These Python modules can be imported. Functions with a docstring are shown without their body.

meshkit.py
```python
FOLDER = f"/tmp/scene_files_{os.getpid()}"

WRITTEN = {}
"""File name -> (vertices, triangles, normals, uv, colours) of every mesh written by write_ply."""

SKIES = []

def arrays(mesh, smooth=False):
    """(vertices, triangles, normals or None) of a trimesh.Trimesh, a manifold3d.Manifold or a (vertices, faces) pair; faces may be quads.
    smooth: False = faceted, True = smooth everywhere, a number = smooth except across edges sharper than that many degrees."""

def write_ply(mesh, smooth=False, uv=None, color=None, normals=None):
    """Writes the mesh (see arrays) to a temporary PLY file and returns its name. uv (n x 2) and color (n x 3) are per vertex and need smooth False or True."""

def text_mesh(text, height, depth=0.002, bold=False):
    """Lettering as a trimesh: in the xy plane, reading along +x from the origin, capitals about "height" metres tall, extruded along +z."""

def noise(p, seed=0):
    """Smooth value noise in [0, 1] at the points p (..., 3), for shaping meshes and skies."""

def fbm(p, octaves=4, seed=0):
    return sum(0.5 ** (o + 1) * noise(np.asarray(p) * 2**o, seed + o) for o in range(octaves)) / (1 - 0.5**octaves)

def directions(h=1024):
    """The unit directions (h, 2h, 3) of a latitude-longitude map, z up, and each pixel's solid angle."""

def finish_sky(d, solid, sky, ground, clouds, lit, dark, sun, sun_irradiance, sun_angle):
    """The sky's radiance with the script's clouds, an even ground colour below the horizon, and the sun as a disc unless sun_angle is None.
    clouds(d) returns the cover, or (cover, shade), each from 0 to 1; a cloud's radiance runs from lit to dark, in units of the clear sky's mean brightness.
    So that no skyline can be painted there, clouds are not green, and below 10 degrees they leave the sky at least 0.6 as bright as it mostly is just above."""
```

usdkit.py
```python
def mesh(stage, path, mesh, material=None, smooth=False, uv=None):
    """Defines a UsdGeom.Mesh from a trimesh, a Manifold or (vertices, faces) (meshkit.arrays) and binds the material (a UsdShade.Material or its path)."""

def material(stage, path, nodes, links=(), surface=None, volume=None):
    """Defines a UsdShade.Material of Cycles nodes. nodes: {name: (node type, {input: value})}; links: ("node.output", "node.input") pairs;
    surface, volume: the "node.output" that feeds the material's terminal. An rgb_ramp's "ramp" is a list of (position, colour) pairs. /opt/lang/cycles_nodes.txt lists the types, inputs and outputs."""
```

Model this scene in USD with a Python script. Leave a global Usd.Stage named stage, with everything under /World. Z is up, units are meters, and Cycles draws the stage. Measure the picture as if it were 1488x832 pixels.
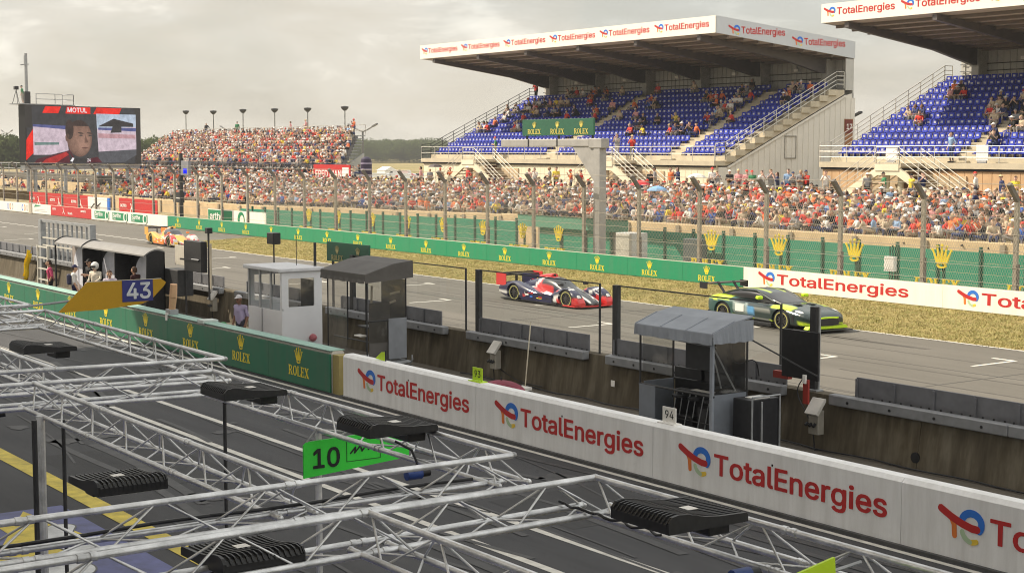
import math, random, sys
import numpy as np, trimesh, manifold3d as m3
import shapely, shapely.geometry as sg, shapely.affinity as sa
from shapely.ops import unary_union
from pxr import Usd, UsdGeom, UsdLux, UsdShade, Gf, Sdf, Vt
import usdkit, meshkit

stage = Usd.Stage.CreateInMemory()
UsdGeom.SetStageUpAxis(stage, 'Z'); UsdGeom.SetStageMetersPerUnit(stage, 1.0)
UsdGeom.Xform.Define(stage, '/World'); UsdGeom.Scope.Define(stage, '/World/Looks')
T = Sdf.ValueTypeNames

# ------------------------------------------------------------------ camera
CAM_H = 6.2
YAW, PITCH = math.radians(34.9356), math.radians(5.0314)
cam = UsdGeom.Camera.Define(stage, '/World/camera')
cam.CreateHorizontalApertureAttr(36.0); cam.CreateVerticalApertureAttr(36.0 * 572 / 1024)
cam.CreateFocalLengthAttr(36.0 * 2266 / 1488); cam.CreateClippingRangeAttr((0.1, 20000.0))
_f = np.array([-math.cos(YAW), math.sin(YAW), 0]); _r = np.array([math.sin(YAW), math.cos(YAW), 0]); _u = np.array([0, 0, 1.0])
_fw = _f * math.cos(PITCH) - _u * math.sin(PITCH); _up = _f * math.sin(PITCH) + _u * math.cos(PITCH)
M = np.eye(4); M[0, :3] = _r; M[1, :3] = _up; M[2, :3] = -_fw; M[3, :3] = (0, 0, CAM_H)
cam.AddTransformOp().Set(Gf.Matrix4d(*M.ravel().tolist()))
cam.CreateExposureAttr(0.5)

# ------------------------------------------------------------------ sky and sun
SUN = np.array([-0.80, -0.70, 1.0]); SUN /= np.linalg.norm(SUN)       # towards the sun
SUN_EL, SUN_ROT = math.asin(SUN[2]), math.atan2(SUN[0], SUN[1])
dome = UsdLux.DomeLight.Define(stage, '/World/sky')
skym = usdkit.material(stage, '/World/Looks/sky_air', {
    'sky': ('sky_texture', {'sky_type': 'single_scattering', 'sun_disc': False, 'sun_elevation': SUN_EL, 'sun_rotation': SUN_ROT, 'air_density': 1.0, 'aerosol_density': 3.0, 'ozone_density': 1.0}),
    'tc': ('texture_coordinate', {}),
    'mp': ('mapping', {'scale': (2.2, 2.2, 7.0), 'location': (0.62, 0.45, 0.2)}),
    'n1': ('noise_texture', {'scale': 1.6, 'detail': 7.0, 'roughness': 0.55, 'distortion': 0.3}),
    'cover': ('rgb_ramp', {'ramp': [(0.0, (0.50,) * 3), (0.40, (0.58,) * 3), (0.54, (0.93,) * 3), (1.0, (1.0,) * 3)]}),
    'n2': ('noise_texture', {'scale': 3.4, 'detail': 8.0, 'roughness': 0.6, 'distortion': 0.4}),
    'cloud': ('rgb_ramp', {'ramp': [(0.0, (4.75, 4.28, 3.45)), (0.42, (5.3, 4.88, 4.05)), (0.56, (5.75, 5.38, 4.6)), (0.63, (6.9, 6.5, 5.6)), (0.74, (8.2, 7.75, 6.7))]}),
    'sx': ('separate_xyz', {}), 'hi': ('map_range', {'from_min': 0.12, 'from_max': 0.6, 'to_min': 1.0, 'to_max': 0.8, 'clamp': True}), 'cv': ('math', {'math_type': 'multiply'}),
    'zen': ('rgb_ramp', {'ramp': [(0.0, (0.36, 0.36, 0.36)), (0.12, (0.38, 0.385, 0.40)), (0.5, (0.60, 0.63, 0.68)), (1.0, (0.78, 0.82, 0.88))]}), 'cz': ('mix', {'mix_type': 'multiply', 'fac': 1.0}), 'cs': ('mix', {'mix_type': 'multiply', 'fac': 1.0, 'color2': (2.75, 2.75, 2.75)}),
    'mix': ('mix', {}),
    'bg': ('background_shader', {'strength': 0.098})},
    [('tc.generated', 'mp.vector'), ('mp.vector', 'n1.vector'), ('mp.vector', 'n2.vector'), ('n1.fac', 'cover.fac'), ('n2.fac', 'cloud.fac'),
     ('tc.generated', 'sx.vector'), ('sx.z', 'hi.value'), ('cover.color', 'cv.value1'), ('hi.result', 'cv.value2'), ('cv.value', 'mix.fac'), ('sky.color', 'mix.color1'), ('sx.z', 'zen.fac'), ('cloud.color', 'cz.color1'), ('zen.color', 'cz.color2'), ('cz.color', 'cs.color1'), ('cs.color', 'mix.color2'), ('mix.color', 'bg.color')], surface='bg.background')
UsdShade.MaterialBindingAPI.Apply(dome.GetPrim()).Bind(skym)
sun = UsdLux.DistantLight.Define(stage, '/World/sun')
sun.CreateIntensityAttr(1.12); sun.CreateAngleAttr(0.6); sun.CreateColorAttr(Gf.Vec3f(1.0, 0.88, 0.70)); sun.CreateNormalizeAttr(True)
_z = SUN; _x = np.cross([0, 0, 1.0], _z); _x /= np.linalg.norm(_x); _y = np.cross(_z, _x)
MS = np.eye(4); MS[0, :3] = _x; MS[1, :3] = _y; MS[2, :3] = _z
sun.AddTransformOp().Set(Gf.Matrix4d(*MS.ravel().tolist()))

# ------------------------------------------------------------------ helpers
_used = {}
def child_path(parent, name):
    base = str(parent.GetPath()) if parent is not None else '/World'
    k = (base, name); n = _used.get(k, 0); _used[k] = n + 1
    return f'{base}/{name}' + (f'_{n:03d}' if n else '')
def tag(prim, label=None, cat=None, group=None, kind=None):
    for k, v in (('label', label), ('category', cat), ('group', group), ('kind', kind)):
        if v: prim.SetCustomDataByKey(k, v)
    return prim
def place(xf, loc=(0, 0, 0), rz=0.0, scale=None, rx=0.0, ry=0.0):
    xf.AddTranslateOp().Set(Gf.Vec3d(*map(float, loc)))
    if rz: xf.AddRotateZOp().Set(float(rz))
    if ry: xf.AddRotateYOp().Set(float(ry))
    if rx: xf.AddRotateXOp().Set(float(rx))
    if scale is not None: xf.AddScaleOp().Set(Gf.Vec3f(*(scale if np.ndim(scale) else (scale,) * 3)))
def thing(name, label, cat, loc=(0, 0, 0), rz=0.0, group=None, parent=None, scale=None, rx=0.0, ry=0.0):
    x = UsdGeom.Xform.Define(stage, child_path(parent, name)); place(x, loc, rz, scale, rx, ry)
    return tag(x.GetPrim(), label, cat, group)
def sub(parent, name, label=None, loc=(0, 0, 0), rz=0.0, rx=0.0, ry=0.0):
    x = UsdGeom.Xform.Define(stage, child_path(parent, name)); place(x, loc, rz, None, rx, ry)
    return tag(x.GetPrim(), label)
def obj(name, mesh, mat, parent=None, label=None, cat=None, group=None, kind=None, smooth=False, col=None):
    if col is not None and smooth: smooth = True
    m = usdkit.mesh(stage, child_path(parent, name), mesh, mat, smooth=smooth)
    if col is not None:
        UsdGeom.PrimvarsAPI(m).CreatePrimvar('col', T.Color3fArray, 'vertex').Set(Vt.Vec3fArray.FromNumpy(np.asarray(col, np.float32)))
    return tag(m.GetPrim(), label, cat, group, kind)
UsdGeom.Scope.Define(stage, '/World/Prototypes')
def proto(name):
    return stage.CreateClassPrim(f'/World/Prototypes/{name}')
def proto_root(name):
    p = stage.CreateClassPrim(f'/World/Prototypes/{name}'); p.SetTypeName('Xform'); return p
def copy_of(src, name, label, cat, loc, rz=0.0, group=None, scale=None, parent=None, rx=0.0, ry=0.0):
    x = UsdGeom.Xform.Define(stage, child_path(parent, name)); place(x, loc, rz, scale, rx, ry)
    p = x.GetPrim(); p.GetReferences().AddInternalReference(src.GetPath()); p.SetInstanceable(True)
    return tag(p, label, cat, group)
def instancer(name, protos, pos, idx, rz=None, scale=None, parent=None, label=None, cat=None, kind='stuff'):
    pi = UsdGeom.PointInstancer.Define(stage, child_path(parent, name))
    targets = []
    for k, (mesh, mat, col, sm) in enumerate(protos):
        p = f'{pi.GetPath()}/shape' + (f'_{k:03d}' if k else '')
        m = usdkit.mesh(stage, p, mesh, mat, smooth=sm)
        if col is not None: UsdGeom.PrimvarsAPI(m).CreatePrimvar('col', T.Color3fArray, 'vertex').Set(Vt.Vec3fArray.FromNumpy(np.asarray(col, np.float32)))
        targets.append(m.GetPath())
    pi.CreatePrototypesRel().SetTargets(targets)
    pi.CreatePositionsAttr(Vt.Vec3fArray.FromNumpy(np.asarray(pos, np.float32)))
    pi.CreateProtoIndicesAttr(Vt.IntArray([int(i) for i in idx]))
    if rz is not None: pi.CreateOrientationsAttr(Vt.QuathArray([Gf.Quath(math.cos(a / 2), 0, 0, math.sin(a / 2)) for a in rz]))
    if scale is not None: pi.CreateScalesAttr(Vt.Vec3fArray.FromNumpy(np.repeat(np.asarray(scale, np.float32)[:, None], 3, 1)))
    return tag(pi.GetPrim(), label, cat, None, kind)
# ---- meshes
def box(x0, x1, y0, y1, z0, z1):
    v = np.array([[x, y, z] for x in (x0, x1) for y in (y0, y1) for z in (z0, z1)], float)
    f = np.array([[0, 1, 3], [0, 3, 2], [4, 6, 7], [4, 7, 5], [0, 4, 5], [0, 5, 1], [2, 3, 7], [2, 7, 6], [0, 2, 6], [0, 6, 4], [1, 5, 7], [1, 7, 3]])
    return trimesh.Trimesh(v, f, process=False)
def cbox(x0, x1, y0, y1, z0, z1, c=0.01):
    pts = []
    for x, sx in ((x0, 1), (x1, -1)):
        for y, sy in ((y0, 1), (y1, -1)):
            for z, sz in ((z0, 1), (z1, -1)):
                pts += [(x + c * sx, y + c * sy, z), (x + c * sx, y, z + c * sz), (x, y + c * sy, z + c * sz)]
    return tri(m3.Manifold.hull_points(np.array(pts, float)))
def tri(m):
    q = m.to_mesh(); return trimesh.Trimesh(np.array(q.vert_properties[:, :3], float), np.array(q.tri_verts), process=False)
def man(t):
    return m3.Manifold(m3.Mesh(np.asarray(t.vertices, np.float32), np.asarray(t.faces, np.uint32)))
def cat_(L):
    return trimesh.util.concatenate(L) if len(L) > 1 else L[0]
def tube(p, q, r, n=8, r2=None, cap=True):
    p, q = np.asarray(p, float), np.asarray(q, float); d = q - p; L = np.linalg.norm(d); d = d / L
    a = np.cross(d, [0, 0, 1.0] if abs(d[2]) < 0.9 else [1.0, 0, 0]); a /= np.linalg.norm(a); b = np.cross(d, a)
    t = np.arange(n) * 2 * math.pi / n; ring = np.cos(t)[:, None] * a + np.sin(t)[:, None] * b
    v = np.vstack([p + ring * r, q + ring * (r if r2 is None else r2)] + ([p[None], q[None]] if cap else []))
    i = np.arange(n); j = (i + 1) % n
    f = np.vstack([np.c_[i, j, j + n], np.c_[i, j + n, i + n]] + ([np.c_[j, i, np.full(n, 2 * n)], np.c_[i + n, j + n, np.full(n, 2 * n + 1)]] if cap else []))
    return trimesh.Trimesh(v, f, process=False)
def pipe(pts, r, n=8):
    return cat_([tube(pts[i], pts[i + 1], r, n) for i in range(len(pts) - 1)])
def bar(p, q, w, h, up=(0, 0, 1.0)):
    p, q = np.asarray(p, float), np.asarray(q, float); d = (q - p); L = np.linalg.norm(d); d /= L
    s = np.cross(d, up); s /= np.linalg.norm(s); u = np.cross(s, d)
    b = box(0, L, -w / 2, w / 2, -h / 2, h / 2)
    b.vertices = p + b.vertices[:, :1] * d + b.vertices[:, 1:2] * s + b.vertices[:, 2:] * u
    return b
def extr(poly, depth):
    gs = [g for g in getattr(poly, 'geoms', [poly]) if g.area > 1e-9]
    return cat_([trimesh.creation.extrude_polygon(g, depth, engine='earcut') for g in gs])
def frame(mesh, o, xd, yd):
    """local x,y,z -> xd, yd, xd x yd at o"""
    m = mesh.copy(); xd, yd = np.asarray(xd, float), np.asarray(yd, float); R = np.c_[xd, yd, np.cross(xd, yd)]
    m.vertices = m.vertices @ R.T + np.asarray(o, float); return m
XD, YD, ZD = (1, 0, 0), (0, 1, 0), (0, 0, 1)
def prism_x(poly_yz, x0, x1):
    """polygon in (y,z) extruded along x from x0 to x1"""
    m = extr(sg.Polygon(poly_yz) if not hasattr(poly_yz, 'area') else poly_yz, x1 - x0)
    return frame(m, (x0, 0, 0), YD, ZD)
def prism_y(poly_xz, y0, y1):
    """polygon in (x,z) extruded along y from y1 (front normal -y) : covers y0..y1"""
    m = extr(sg.Polygon(poly_xz) if not hasattr(poly_xz, 'area') else poly_xz, y1 - y0)
    return frame(m, (0, y1, 0), XD, ZD)
def quad_sheet(pts):
    return trimesh.Trimesh(np.array(pts, float), np.array([[0, 1, 2], [0, 2, 3]]), process=False)
def xf(mesh, loc=(0, 0, 0), rz=0.0, s=1.0):
    m = mesh.copy(); c, n = math.cos(rz), math.sin(rz); m.vertices = (m.vertices * s) @ np.array([[c, n, 0], [-n, c, 0], [0, 0, 1]]) + np.asarray(loc, float); return m
# ---- materials
_mats = {}
def mat(name, c, rough=0.6, metal=0.0, var=0.12, scale=3.0, spec=0.4, bump=0.0, bscale=40.0, coat=0.0, coord='position', detail=5.0, stretch=(1, 1, 1)):
    if name in _mats: return _mats[name]
    c = np.array(c, float)
    nodes = {'g': ('geometry', {}) if coord == 'position' else ('texture_coordinate', {}), 'mp': ('mapping', {'scale': stretch}),
             'n': ('noise_texture', {'scale': scale, 'detail': detail, 'roughness': 0.6}),
             'r': ('rgb_ramp', {'ramp': [(0.3, tuple(c * (1 - var))), (0.7, tuple(np.minimum(c * (1 + var), 0.95)))]}),
             'p': ('principled_bsdf', {'roughness': rough, 'metallic': metal, 'specular_ior_level': spec, 'coat_weight': coat})}
    links = [('g.position' if coord == 'position' else 'g.object', 'mp.vector'), ('mp.vector', 'n.vector'), ('n.fac', 'r.fac'), ('r.color', 'p.base_color')]
    if bump:
        nodes['bn'] = ('noise_texture', {'scale': bscale, 'detail': 4.0}); nodes['b'] = ('bump', {'strength': bump, 'distance': 0.02})
        links += [('mp.vector', 'bn.vector'), ('bn.fac', 'b.height'), ('b.normal', 'p.normal')]
    _mats[name] = usdkit.material(stage, f'/World/Looks/{name}', nodes, links, surface='p.BSDF')
    return _mats[name]
def emit(name, c, s=1.0):
    if name not in _mats: c = np.array(c, float); _mats[name] = usdkit.material(stage, f'/World/Looks/{name}', {'g': ('geometry', {}), 'n': ('noise_texture', {'scale': 1.6, 'detail': 6.0, 'roughness': 0.7}), 'r': ('rgb_ramp', {'ramp': [(0.3, tuple(c * 0.68)), (0.7, tuple(c * 1.25))]}), 'e': ('emission', {'strength': s})}, [('g.position', 'n.vector'), ('n.fac', 'r.fac'), ('r.color', 'e.color')], surface='e.emission')
    return _mats[name]
_mats['col'] = usdkit.material(stage, '/World/Looks/painted_colours', {'a': ('attribute', {'attribute': 'col'}), 'p': ('principled_bsdf', {'roughness': 0.75, 'specular_ior_level': 0.25})}, [('a.color', 'p.base_color')], surface='p.BSDF')
_mats['carcol'] = usdkit.material(stage, '/World/Looks/car_paint', {'a': ('attribute', {'attribute': 'col'}), 'p': ('principled_bsdf', {'roughness': 0.28, 'specular_ior_level': 0.5, 'coat_weight': 0.6, 'coat_roughness': 0.08})}, [('a.color', 'p.base_color')], surface='p.BSDF')
_mats['pane'] = usdkit.material(stage, '/World/Looks/clear_pane', {'t': ('transparent_bsdf', {'color': (0.93, 0.95, 0.95)}), 'g': ('glossy_bsdf', {'roughness': 0.03, 'color': (0.8, 0.8, 0.8)}), 'm': ('mix_closure', {'fac': 0.05})}, [('t.BSDF', 'm.closure1'), ('g.BSDF', 'm.closure2')], surface='m.closure')
_mats['film'] = usdkit.material(stage, '/World/Looks/plastic_film', {'t': ('transparent_bsdf', {'color': (0.80, 0.80, 0.78)}), 'g': ('glossy_bsdf', {'roughness': 0.12, 'color': (0.8, 0.8, 0.8)}), 'n': ('noise_texture', {'scale': 1.8}), 'g0': ('geometry', {}), 'b': ('bump', {'strength': 0.35, 'distance': 0.05}), 'm': ('mix_closure', {'fac': 0.16})}, [('g0.position', 'n.vector'), ('n.fac', 'b.height'), ('b.normal', 'g.normal'), ('t.BSDF', 'm.closure1'), ('g.BSDF', 'm.closure2')], surface='m.closure')
ALU = mat('aluminium', (0.60, 0.605, 0.61), 0.33, 0.75, 0.28, 5.0, bump=0.2, bscale=60)
STEEL = mat('galvanised_steel', (0.30, 0.31, 0.32), 0.5, 0.35, 0.2, 5.0)
DARK = mat('dark_steel', (0.035, 0.035, 0.037), 0.5, 0.2, 0.25, 6.0)
BLACK = mat('black_plastic', (0.014, 0.014, 0.016), 0.42, 0.0, 0.3, 8.0)
def grimy(name, c, dirt, amount=0.5, rough=0.55):
    """printed sheet with streaks of grime running down and scattered scuffs"""
    c, d = np.array(c, float), np.array(dirt, float)
    _mats[name] = usdkit.material(stage, f'/World/Looks/{name}', {'g': ('geometry', {}), 'mp': ('mapping', {'scale': (2.6, 2.6, 0.30)}), 'n': ('noise_texture', {'scale': 1.3, 'detail': 8.0, 'roughness': 0.7}), 'r': ('rgb_ramp', {'ramp': [(0.40, (0.0,) * 3), (0.78, (amount,) * 3)]}),
        'n2': ('noise_texture', {'scale': 7.0, 'detail': 6.0, 'roughness': 0.75, 'distortion': 1.5}), 'r2': ('rgb_ramp', {'ramp': [(0.60, (0.0,) * 3), (0.70, (0.45 * amount,) * 3)]}), 'f': ('mix', {'mix_type': 'lighten', 'fac': 1.0}), 'm': ('mix', {'color1': tuple(c), 'color2': tuple(d)}),
        'n3': ('noise_texture', {'scale': 1.1, 'detail': 2.0}), 'b': ('bump', {'strength': 0.35, 'distance': 0.03}), 'p': ('principled_bsdf', {'roughness': rough, 'specular_ior_level': 0.35})},
        [('g.position', 'mp.vector'), ('mp.vector', 'n.vector'), ('n.fac', 'r.fac'), ('g.position', 'n2.vector'), ('n2.fac', 'r2.fac'), ('r.color', 'f.color1'), ('r2.color', 'f.color2'), ('f.color', 'm.fac'), ('m.color', 'p.base_color'), ('g.position', 'n3.vector'), ('n3.fac', 'b.height'), ('b.normal', 'p.normal')], surface='p.BSDF')
    return _mats[name]
WHITE = mat('white_paint', (0.78, 0.76, 0.72), 0.5, 0.0, 0.05, 1.5)
GREYP = mat('grey_paint', (0.33, 0.335, 0.345), 0.5, 0.0, 0.1, 2.0)
YEL = mat('yellow_print', (0.80, 0.62, 0.03), 0.5, 0.0, 0.05)
RED = mat('red_print', (0.48, 0.026, 0.026), 0.5, 0.0, 0.06)
RUBBER = mat('rubber', (0.018, 0.018, 0.018), 0.85, 0.0, 0.25, 10.0)
CONC = mat('pale_concrete', (0.42, 0.37, 0.29), 0.85, 0.0, 0.2, 1.2, bump=0.2)
GLASSD = mat('dark_glass', (0.012, 0.014, 0.016), 0.06, 0.0, 0.1, 1.0, spec=0.7)
# ---- print shapes
def rolex_word(h):
    """ROLEX in slab serif capitals, height h, returned as a shape starting at x=0"""
    def st(x0, x1, y0, y1): return sg.box(x0, y0, x1, y1)
    s = 0.17; t = 0.075; se = 0.09
    def vst(x): return [st(x, x + s, 0, 1), st(x - se, x + s + se, 0, t), st(x - se, x + s + se, 1 - t, 1)]
    G = []
    R = unary_union(vst(0.1) + [sg.Point(0.48, 0.74).buffer(0.26).difference(sg.Point(0.46, 0.74).buffer(0.14)).intersection(sg.box(0.45, 0, 2, 1)), st(0.2, 0.5, 1 - t - .02, 1), st(0.2, 0.5, 0.46, 0.55), sg.Polygon([(0.38, 0.5), (0.56, 0.5), (0.86, 0), (0.66, 0)]), st(0.62, 0.92, 0, t)]); G.append((R, 0.92))
    O = sa.scale(sg.Point(0.42, 0.5).buffer(0.5), 0.84, 1.02).difference(sa.scale(sg.Point(0.42, 0.5).buffer(0.42), 0.58, 1.02)); G.append((O, 0.86))
    L = unary_union(vst(0.1) + [st(0.1, 0.7, 0, t), sg.Polygon([(0.62, 0), (0.72, 0), (0.72, 0.3), (0.66, 0.3)])]); G.append((L, 0.74))
    E = unary_union(vst(0.1) + [st(0.1, 0.7, 0, t), st(0.1, 0.68, 1 - t, 1), st(0.2, 0.5, 0.46, 0.54), st(0.46, 0.53, 0.36, 0.64), sg.Polygon([(0.62, 0), (0.72, 0), (0.72, 0.28), (0.66, 0.28)]), sg.Polygon([(0.6, 1), (0.7, 1), (0.7, 0.74), (0.64, 0.74)])]); G.append((E, 0.76))
    X = unary_union([sg.Polygon([(0.06, 1), (0.28, 1), (0.86, 0), (0.64, 0)]), sg.Polygon([(0.68, 1), (0.78, 1), (0.24, 0), (0.14, 0)]), st(0, 0.36, 1 - t, 1), st(0.56, 0.9, 1 - t, 1), st(0, 0.36, 0, t), st(0.54, 0.94, 0, t)]); G.append((X, 0.94))
    out, x = [], 0.0
    for g, w in G:
        out.append(sa.translate(g, x, 0)); x += w + 0.06
    u = sa.scale(unary_union(out).simplify(0.012), h, h, origin=(0, 0)); return u, (x - 0.06) * h
def crown_shape(h):
    """five-pointed crown, height h, centred on x=0, base at y=0"""
    P = [sa.scale(sg.Point(0, 0.14).buffer(0.13, 6), 1.9, 1.0).difference(sa.scale(sg.Point(0, 0.15).buffer(0.07, 6), 2.2, 0.8))]
    for tx, ty in ((-0.46, 0.74), (-0.24, 0.88), (0, 0.94), (0.24, 0.88), (0.46, 0.74)):
        bx = tx * 0.42
        P.append(sg.Polygon([(bx - 0.085, 0.22), (bx + 0.085, 0.22), (tx + 0.022, ty), (tx - 0.022, ty)])); P.append(sg.Point(tx, ty).buffer(0.06, 4))
    return sa.scale(unary_union(P).simplify(0.01), h, h, origin=(0, 0))
def total_emblem(h):
    """coloured pieces {colour: shape} of the emblem, height about h, from x=0"""
    red = sg.LineString([(0.09, 0.90), (0.42, 0.74), (0.75, 0.62), (1.05, 0.55), (1.22, 0.55)]).buffer(0.10)
    a = np.linspace(math.radians(168), math.radians(-38), 16); c = (1.05, 0.68)
    blue = sg.LineString([(c[0] + 0.30 * math.cos(t), c[1] + 0.25 * math.sin(t)) for t in a]).buffer(0.095).difference(red)
    stem = sg.LineString([(0.42, 0.72), (0.51, 0.55), (0.53, 0.28)]).buffer(0.075).difference(red)
    b = np.linspace(math.radians(196), math.radians(262), 8); gr = sg.LineString([(c[0] + 0.30 * math.cos(t), 0.50 + 0.30 * math.sin(t)) for t in b]).buffer(0.07).difference(red)
    b2 = np.linspace(math.radians(258), math.radians(300), 8); ye = sg.LineString([(c[0] + 0.30 * math.cos(t), 0.50 + 0.30 * math.sin(t)) for t in b2]).buffer(0.07).difference(gr)
    D = {'red': red, 'blue': blue, 'orange': stem, 'green': gr, 'yellow': ye}
    return {k: sa.scale(g.simplify(0.008), h, h, origin=(0, 0)) for k, g in D.items()}
EMB = {'red': RED, 'blue': mat('blue_print', (0.03, 0.17, 0.62), 0.5, var=0.05), 'orange': mat('orange_print', (0.72, 0.2, 0.04), 0.5, var=0.05), 'green': mat('pale_green_print', (0.42, 0.55, 0.36), 0.5, var=0.05), 'yellow': mat('gold_print', (0.78, 0.55, 0.06), 0.5, var=0.05)}
_txt = {}
def text(s, h, bold=True, depth=0.004):
    k = (s, bold)
    if k not in _txt: _txt[k] = meshkit.text_mesh(s, 1.0, 0.004, bold)
    m = _txt[k].copy(); m.vertices[:, :2] *= h; m.vertices[:, 2] *= depth / 0.004; return m
def put_rolex(parent, o, xd, hw, hc, gap, mats=None, depth=0.006, zd=ZD):
    """crown over the word, centred at o (bottom of the word)"""
    w, wid = rolex_word(hw); xd = np.array(xd, float); zd = np.array(zd, float)
    obj('lettering', frame(extr(sa.translate(w, -wid / 2, 0), depth), o, xd, zd), mats or YEL, parent)
    obj('crown_emblem', frame(extr(crown_shape(hc), depth), np.array(o) + zd * (hw + gap), xd, zd), mats or YEL, parent)
def put_total(parent, o, xd, h, wtot, depth=0.006, zd=ZD):
    """emblem and word from o (left, bottom of the emblem band), height h of the emblem, total width wtot"""
    xd = np.array(xd, float); zd = np.array(zd, float); o = np.array(o, float); em = sub(parent, 'emblem')
    ew = 1.43 * h
    for k, g in total_emblem(h).items(): obj(k + '_stroke', frame(extr(g, depth), o, xd, zd), EMB[k], em)
    t = text('TotalEnergies', 1.0, True, depth); tw = t.bounds[1][0]
    s = (wtot - ew - 0.12 * h) / tw; hh = min(0.60 * h, s * 1.35)
    t.vertices[:, 0] *= s; t.vertices[:, 1] *= hh
    obj('lettering', frame(t, o + xd * (ew + 0.12 * h) + zd * (0.30 * h), xd, zd), RED, parent)
# ------------------------------------------------------------------ the setting: ground
def struct(name, mesh, m): return obj(name, mesh, m, None, kind='structure')
def road(name, lit, dark, sc):
    return usdkit.material(stage, f'/World/Looks/{name}', {
        'g': ('geometry', {}), 'mp': ('mapping', {'scale': (0.25, 1.6, 1.0)}), 'n': ('noise_texture', {'scale': sc, 'detail': 8.0, 'roughness': 0.65}),
        'n2': ('noise_texture', {'scale': 60.0, 'detail': 3.0}), 'r': ('rgb_ramp', {'ramp': [(0.28, dark), (0.72, lit)]}), 'r2': ('rgb_ramp', {'ramp': [(0.3, (0.82,) * 3), (0.7, (1.15,) * 3)]}),
        'm': ('mix', {'mix_type': 'multiply', 'fac': 1.0}), 'b': ('bump', {'strength': 0.25, 'distance': 0.01}), 'p': ('principled_bsdf', {'roughness': 0.82, 'specular_ior_level': 0.3})},
        [('g.position', 'mp.vector'), ('mp.vector', 'n.vector'), ('g.position', 'n2.vector'), ('n.fac', 'r.fac'), ('n2.fac', 'r2.fac'), ('r.color', 'm.color1'), ('r2.color', 'm.color2'), ('m.color', 'p.base_color'), ('n2.fac', 'b.height'), ('b.normal', 'p.normal')], surface='p.BSDF')
def grassy(name, cols, sc, stretch=(1, 1, 1)):
    return usdkit.material(stage, f'/World/Looks/{name}', {
        'g': ('geometry', {}), 'mp': ('mapping', {'scale': stretch}), 'n': ('noise_texture', {'scale': sc, 'detail': 9.0, 'roughness': 0.7}), 'r': ('rgb_ramp', {'ramp': [(0.3, cols[0]), (0.5, cols[1]), (0.72, cols[2])]}),
        'n2': ('noise_texture', {'scale': 30.0, 'detail': 4.0}), 'b': ('bump', {'strength': 0.7, 'distance': 0.06}), 'p': ('principled_bsdf', {'roughness': 0.95, 'specular_ior_level': 0.1})},
        [('g.position', 'mp.vector'), ('mp.vector', 'n.vector'), ('n.fac', 'r.fac'), ('r.color', 'p.base_color'), ('g.position', 'n2.vector'), ('n2.fac', 'b.height'), ('b.normal', 'p.normal')], surface='p.BSDF')
TRACKM = road('race_asphalt', (0.158, 0.147, 0.128), (0.112, 0.104, 0.089), 0.35)
LANEM = road('lane_asphalt', (0.076, 0.076, 0.080), (0.046, 0.046, 0.050), 0.7)
LANEP = road('lane_asphalt_repair', (0.060, 0.060, 0.062), (0.042, 0.042, 0.044), 0.8)
PADM = road('stained_concrete_floor', (0.17, 0.15, 0.12), (0.085, 0.075, 0.062), 0.8)
FIELD = grassy('dry_field', ((0.16, 0.15, 0.055), (0.27, 0.22, 0.10), (0.36, 0.28, 0.14)), 0.02)
VERGE = grassy('dry_grass', ((0.15, 0.145, 0.045), (0.29, 0.235, 0.09), (0.42, 0.33, 0.155)), 1.6, (0.45, 1.3, 1))
EARTH = grassy('trodden_earth', ((0.20, 0.17, 0.09), (0.30, 0.25, 0.15), (0.38, 0.32, 0.2)), 0.8)
LINE = mat('road_paint', (0.62, 0.60, 0.55), 0.7, 0.0, 0.22, 4.0)
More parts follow.
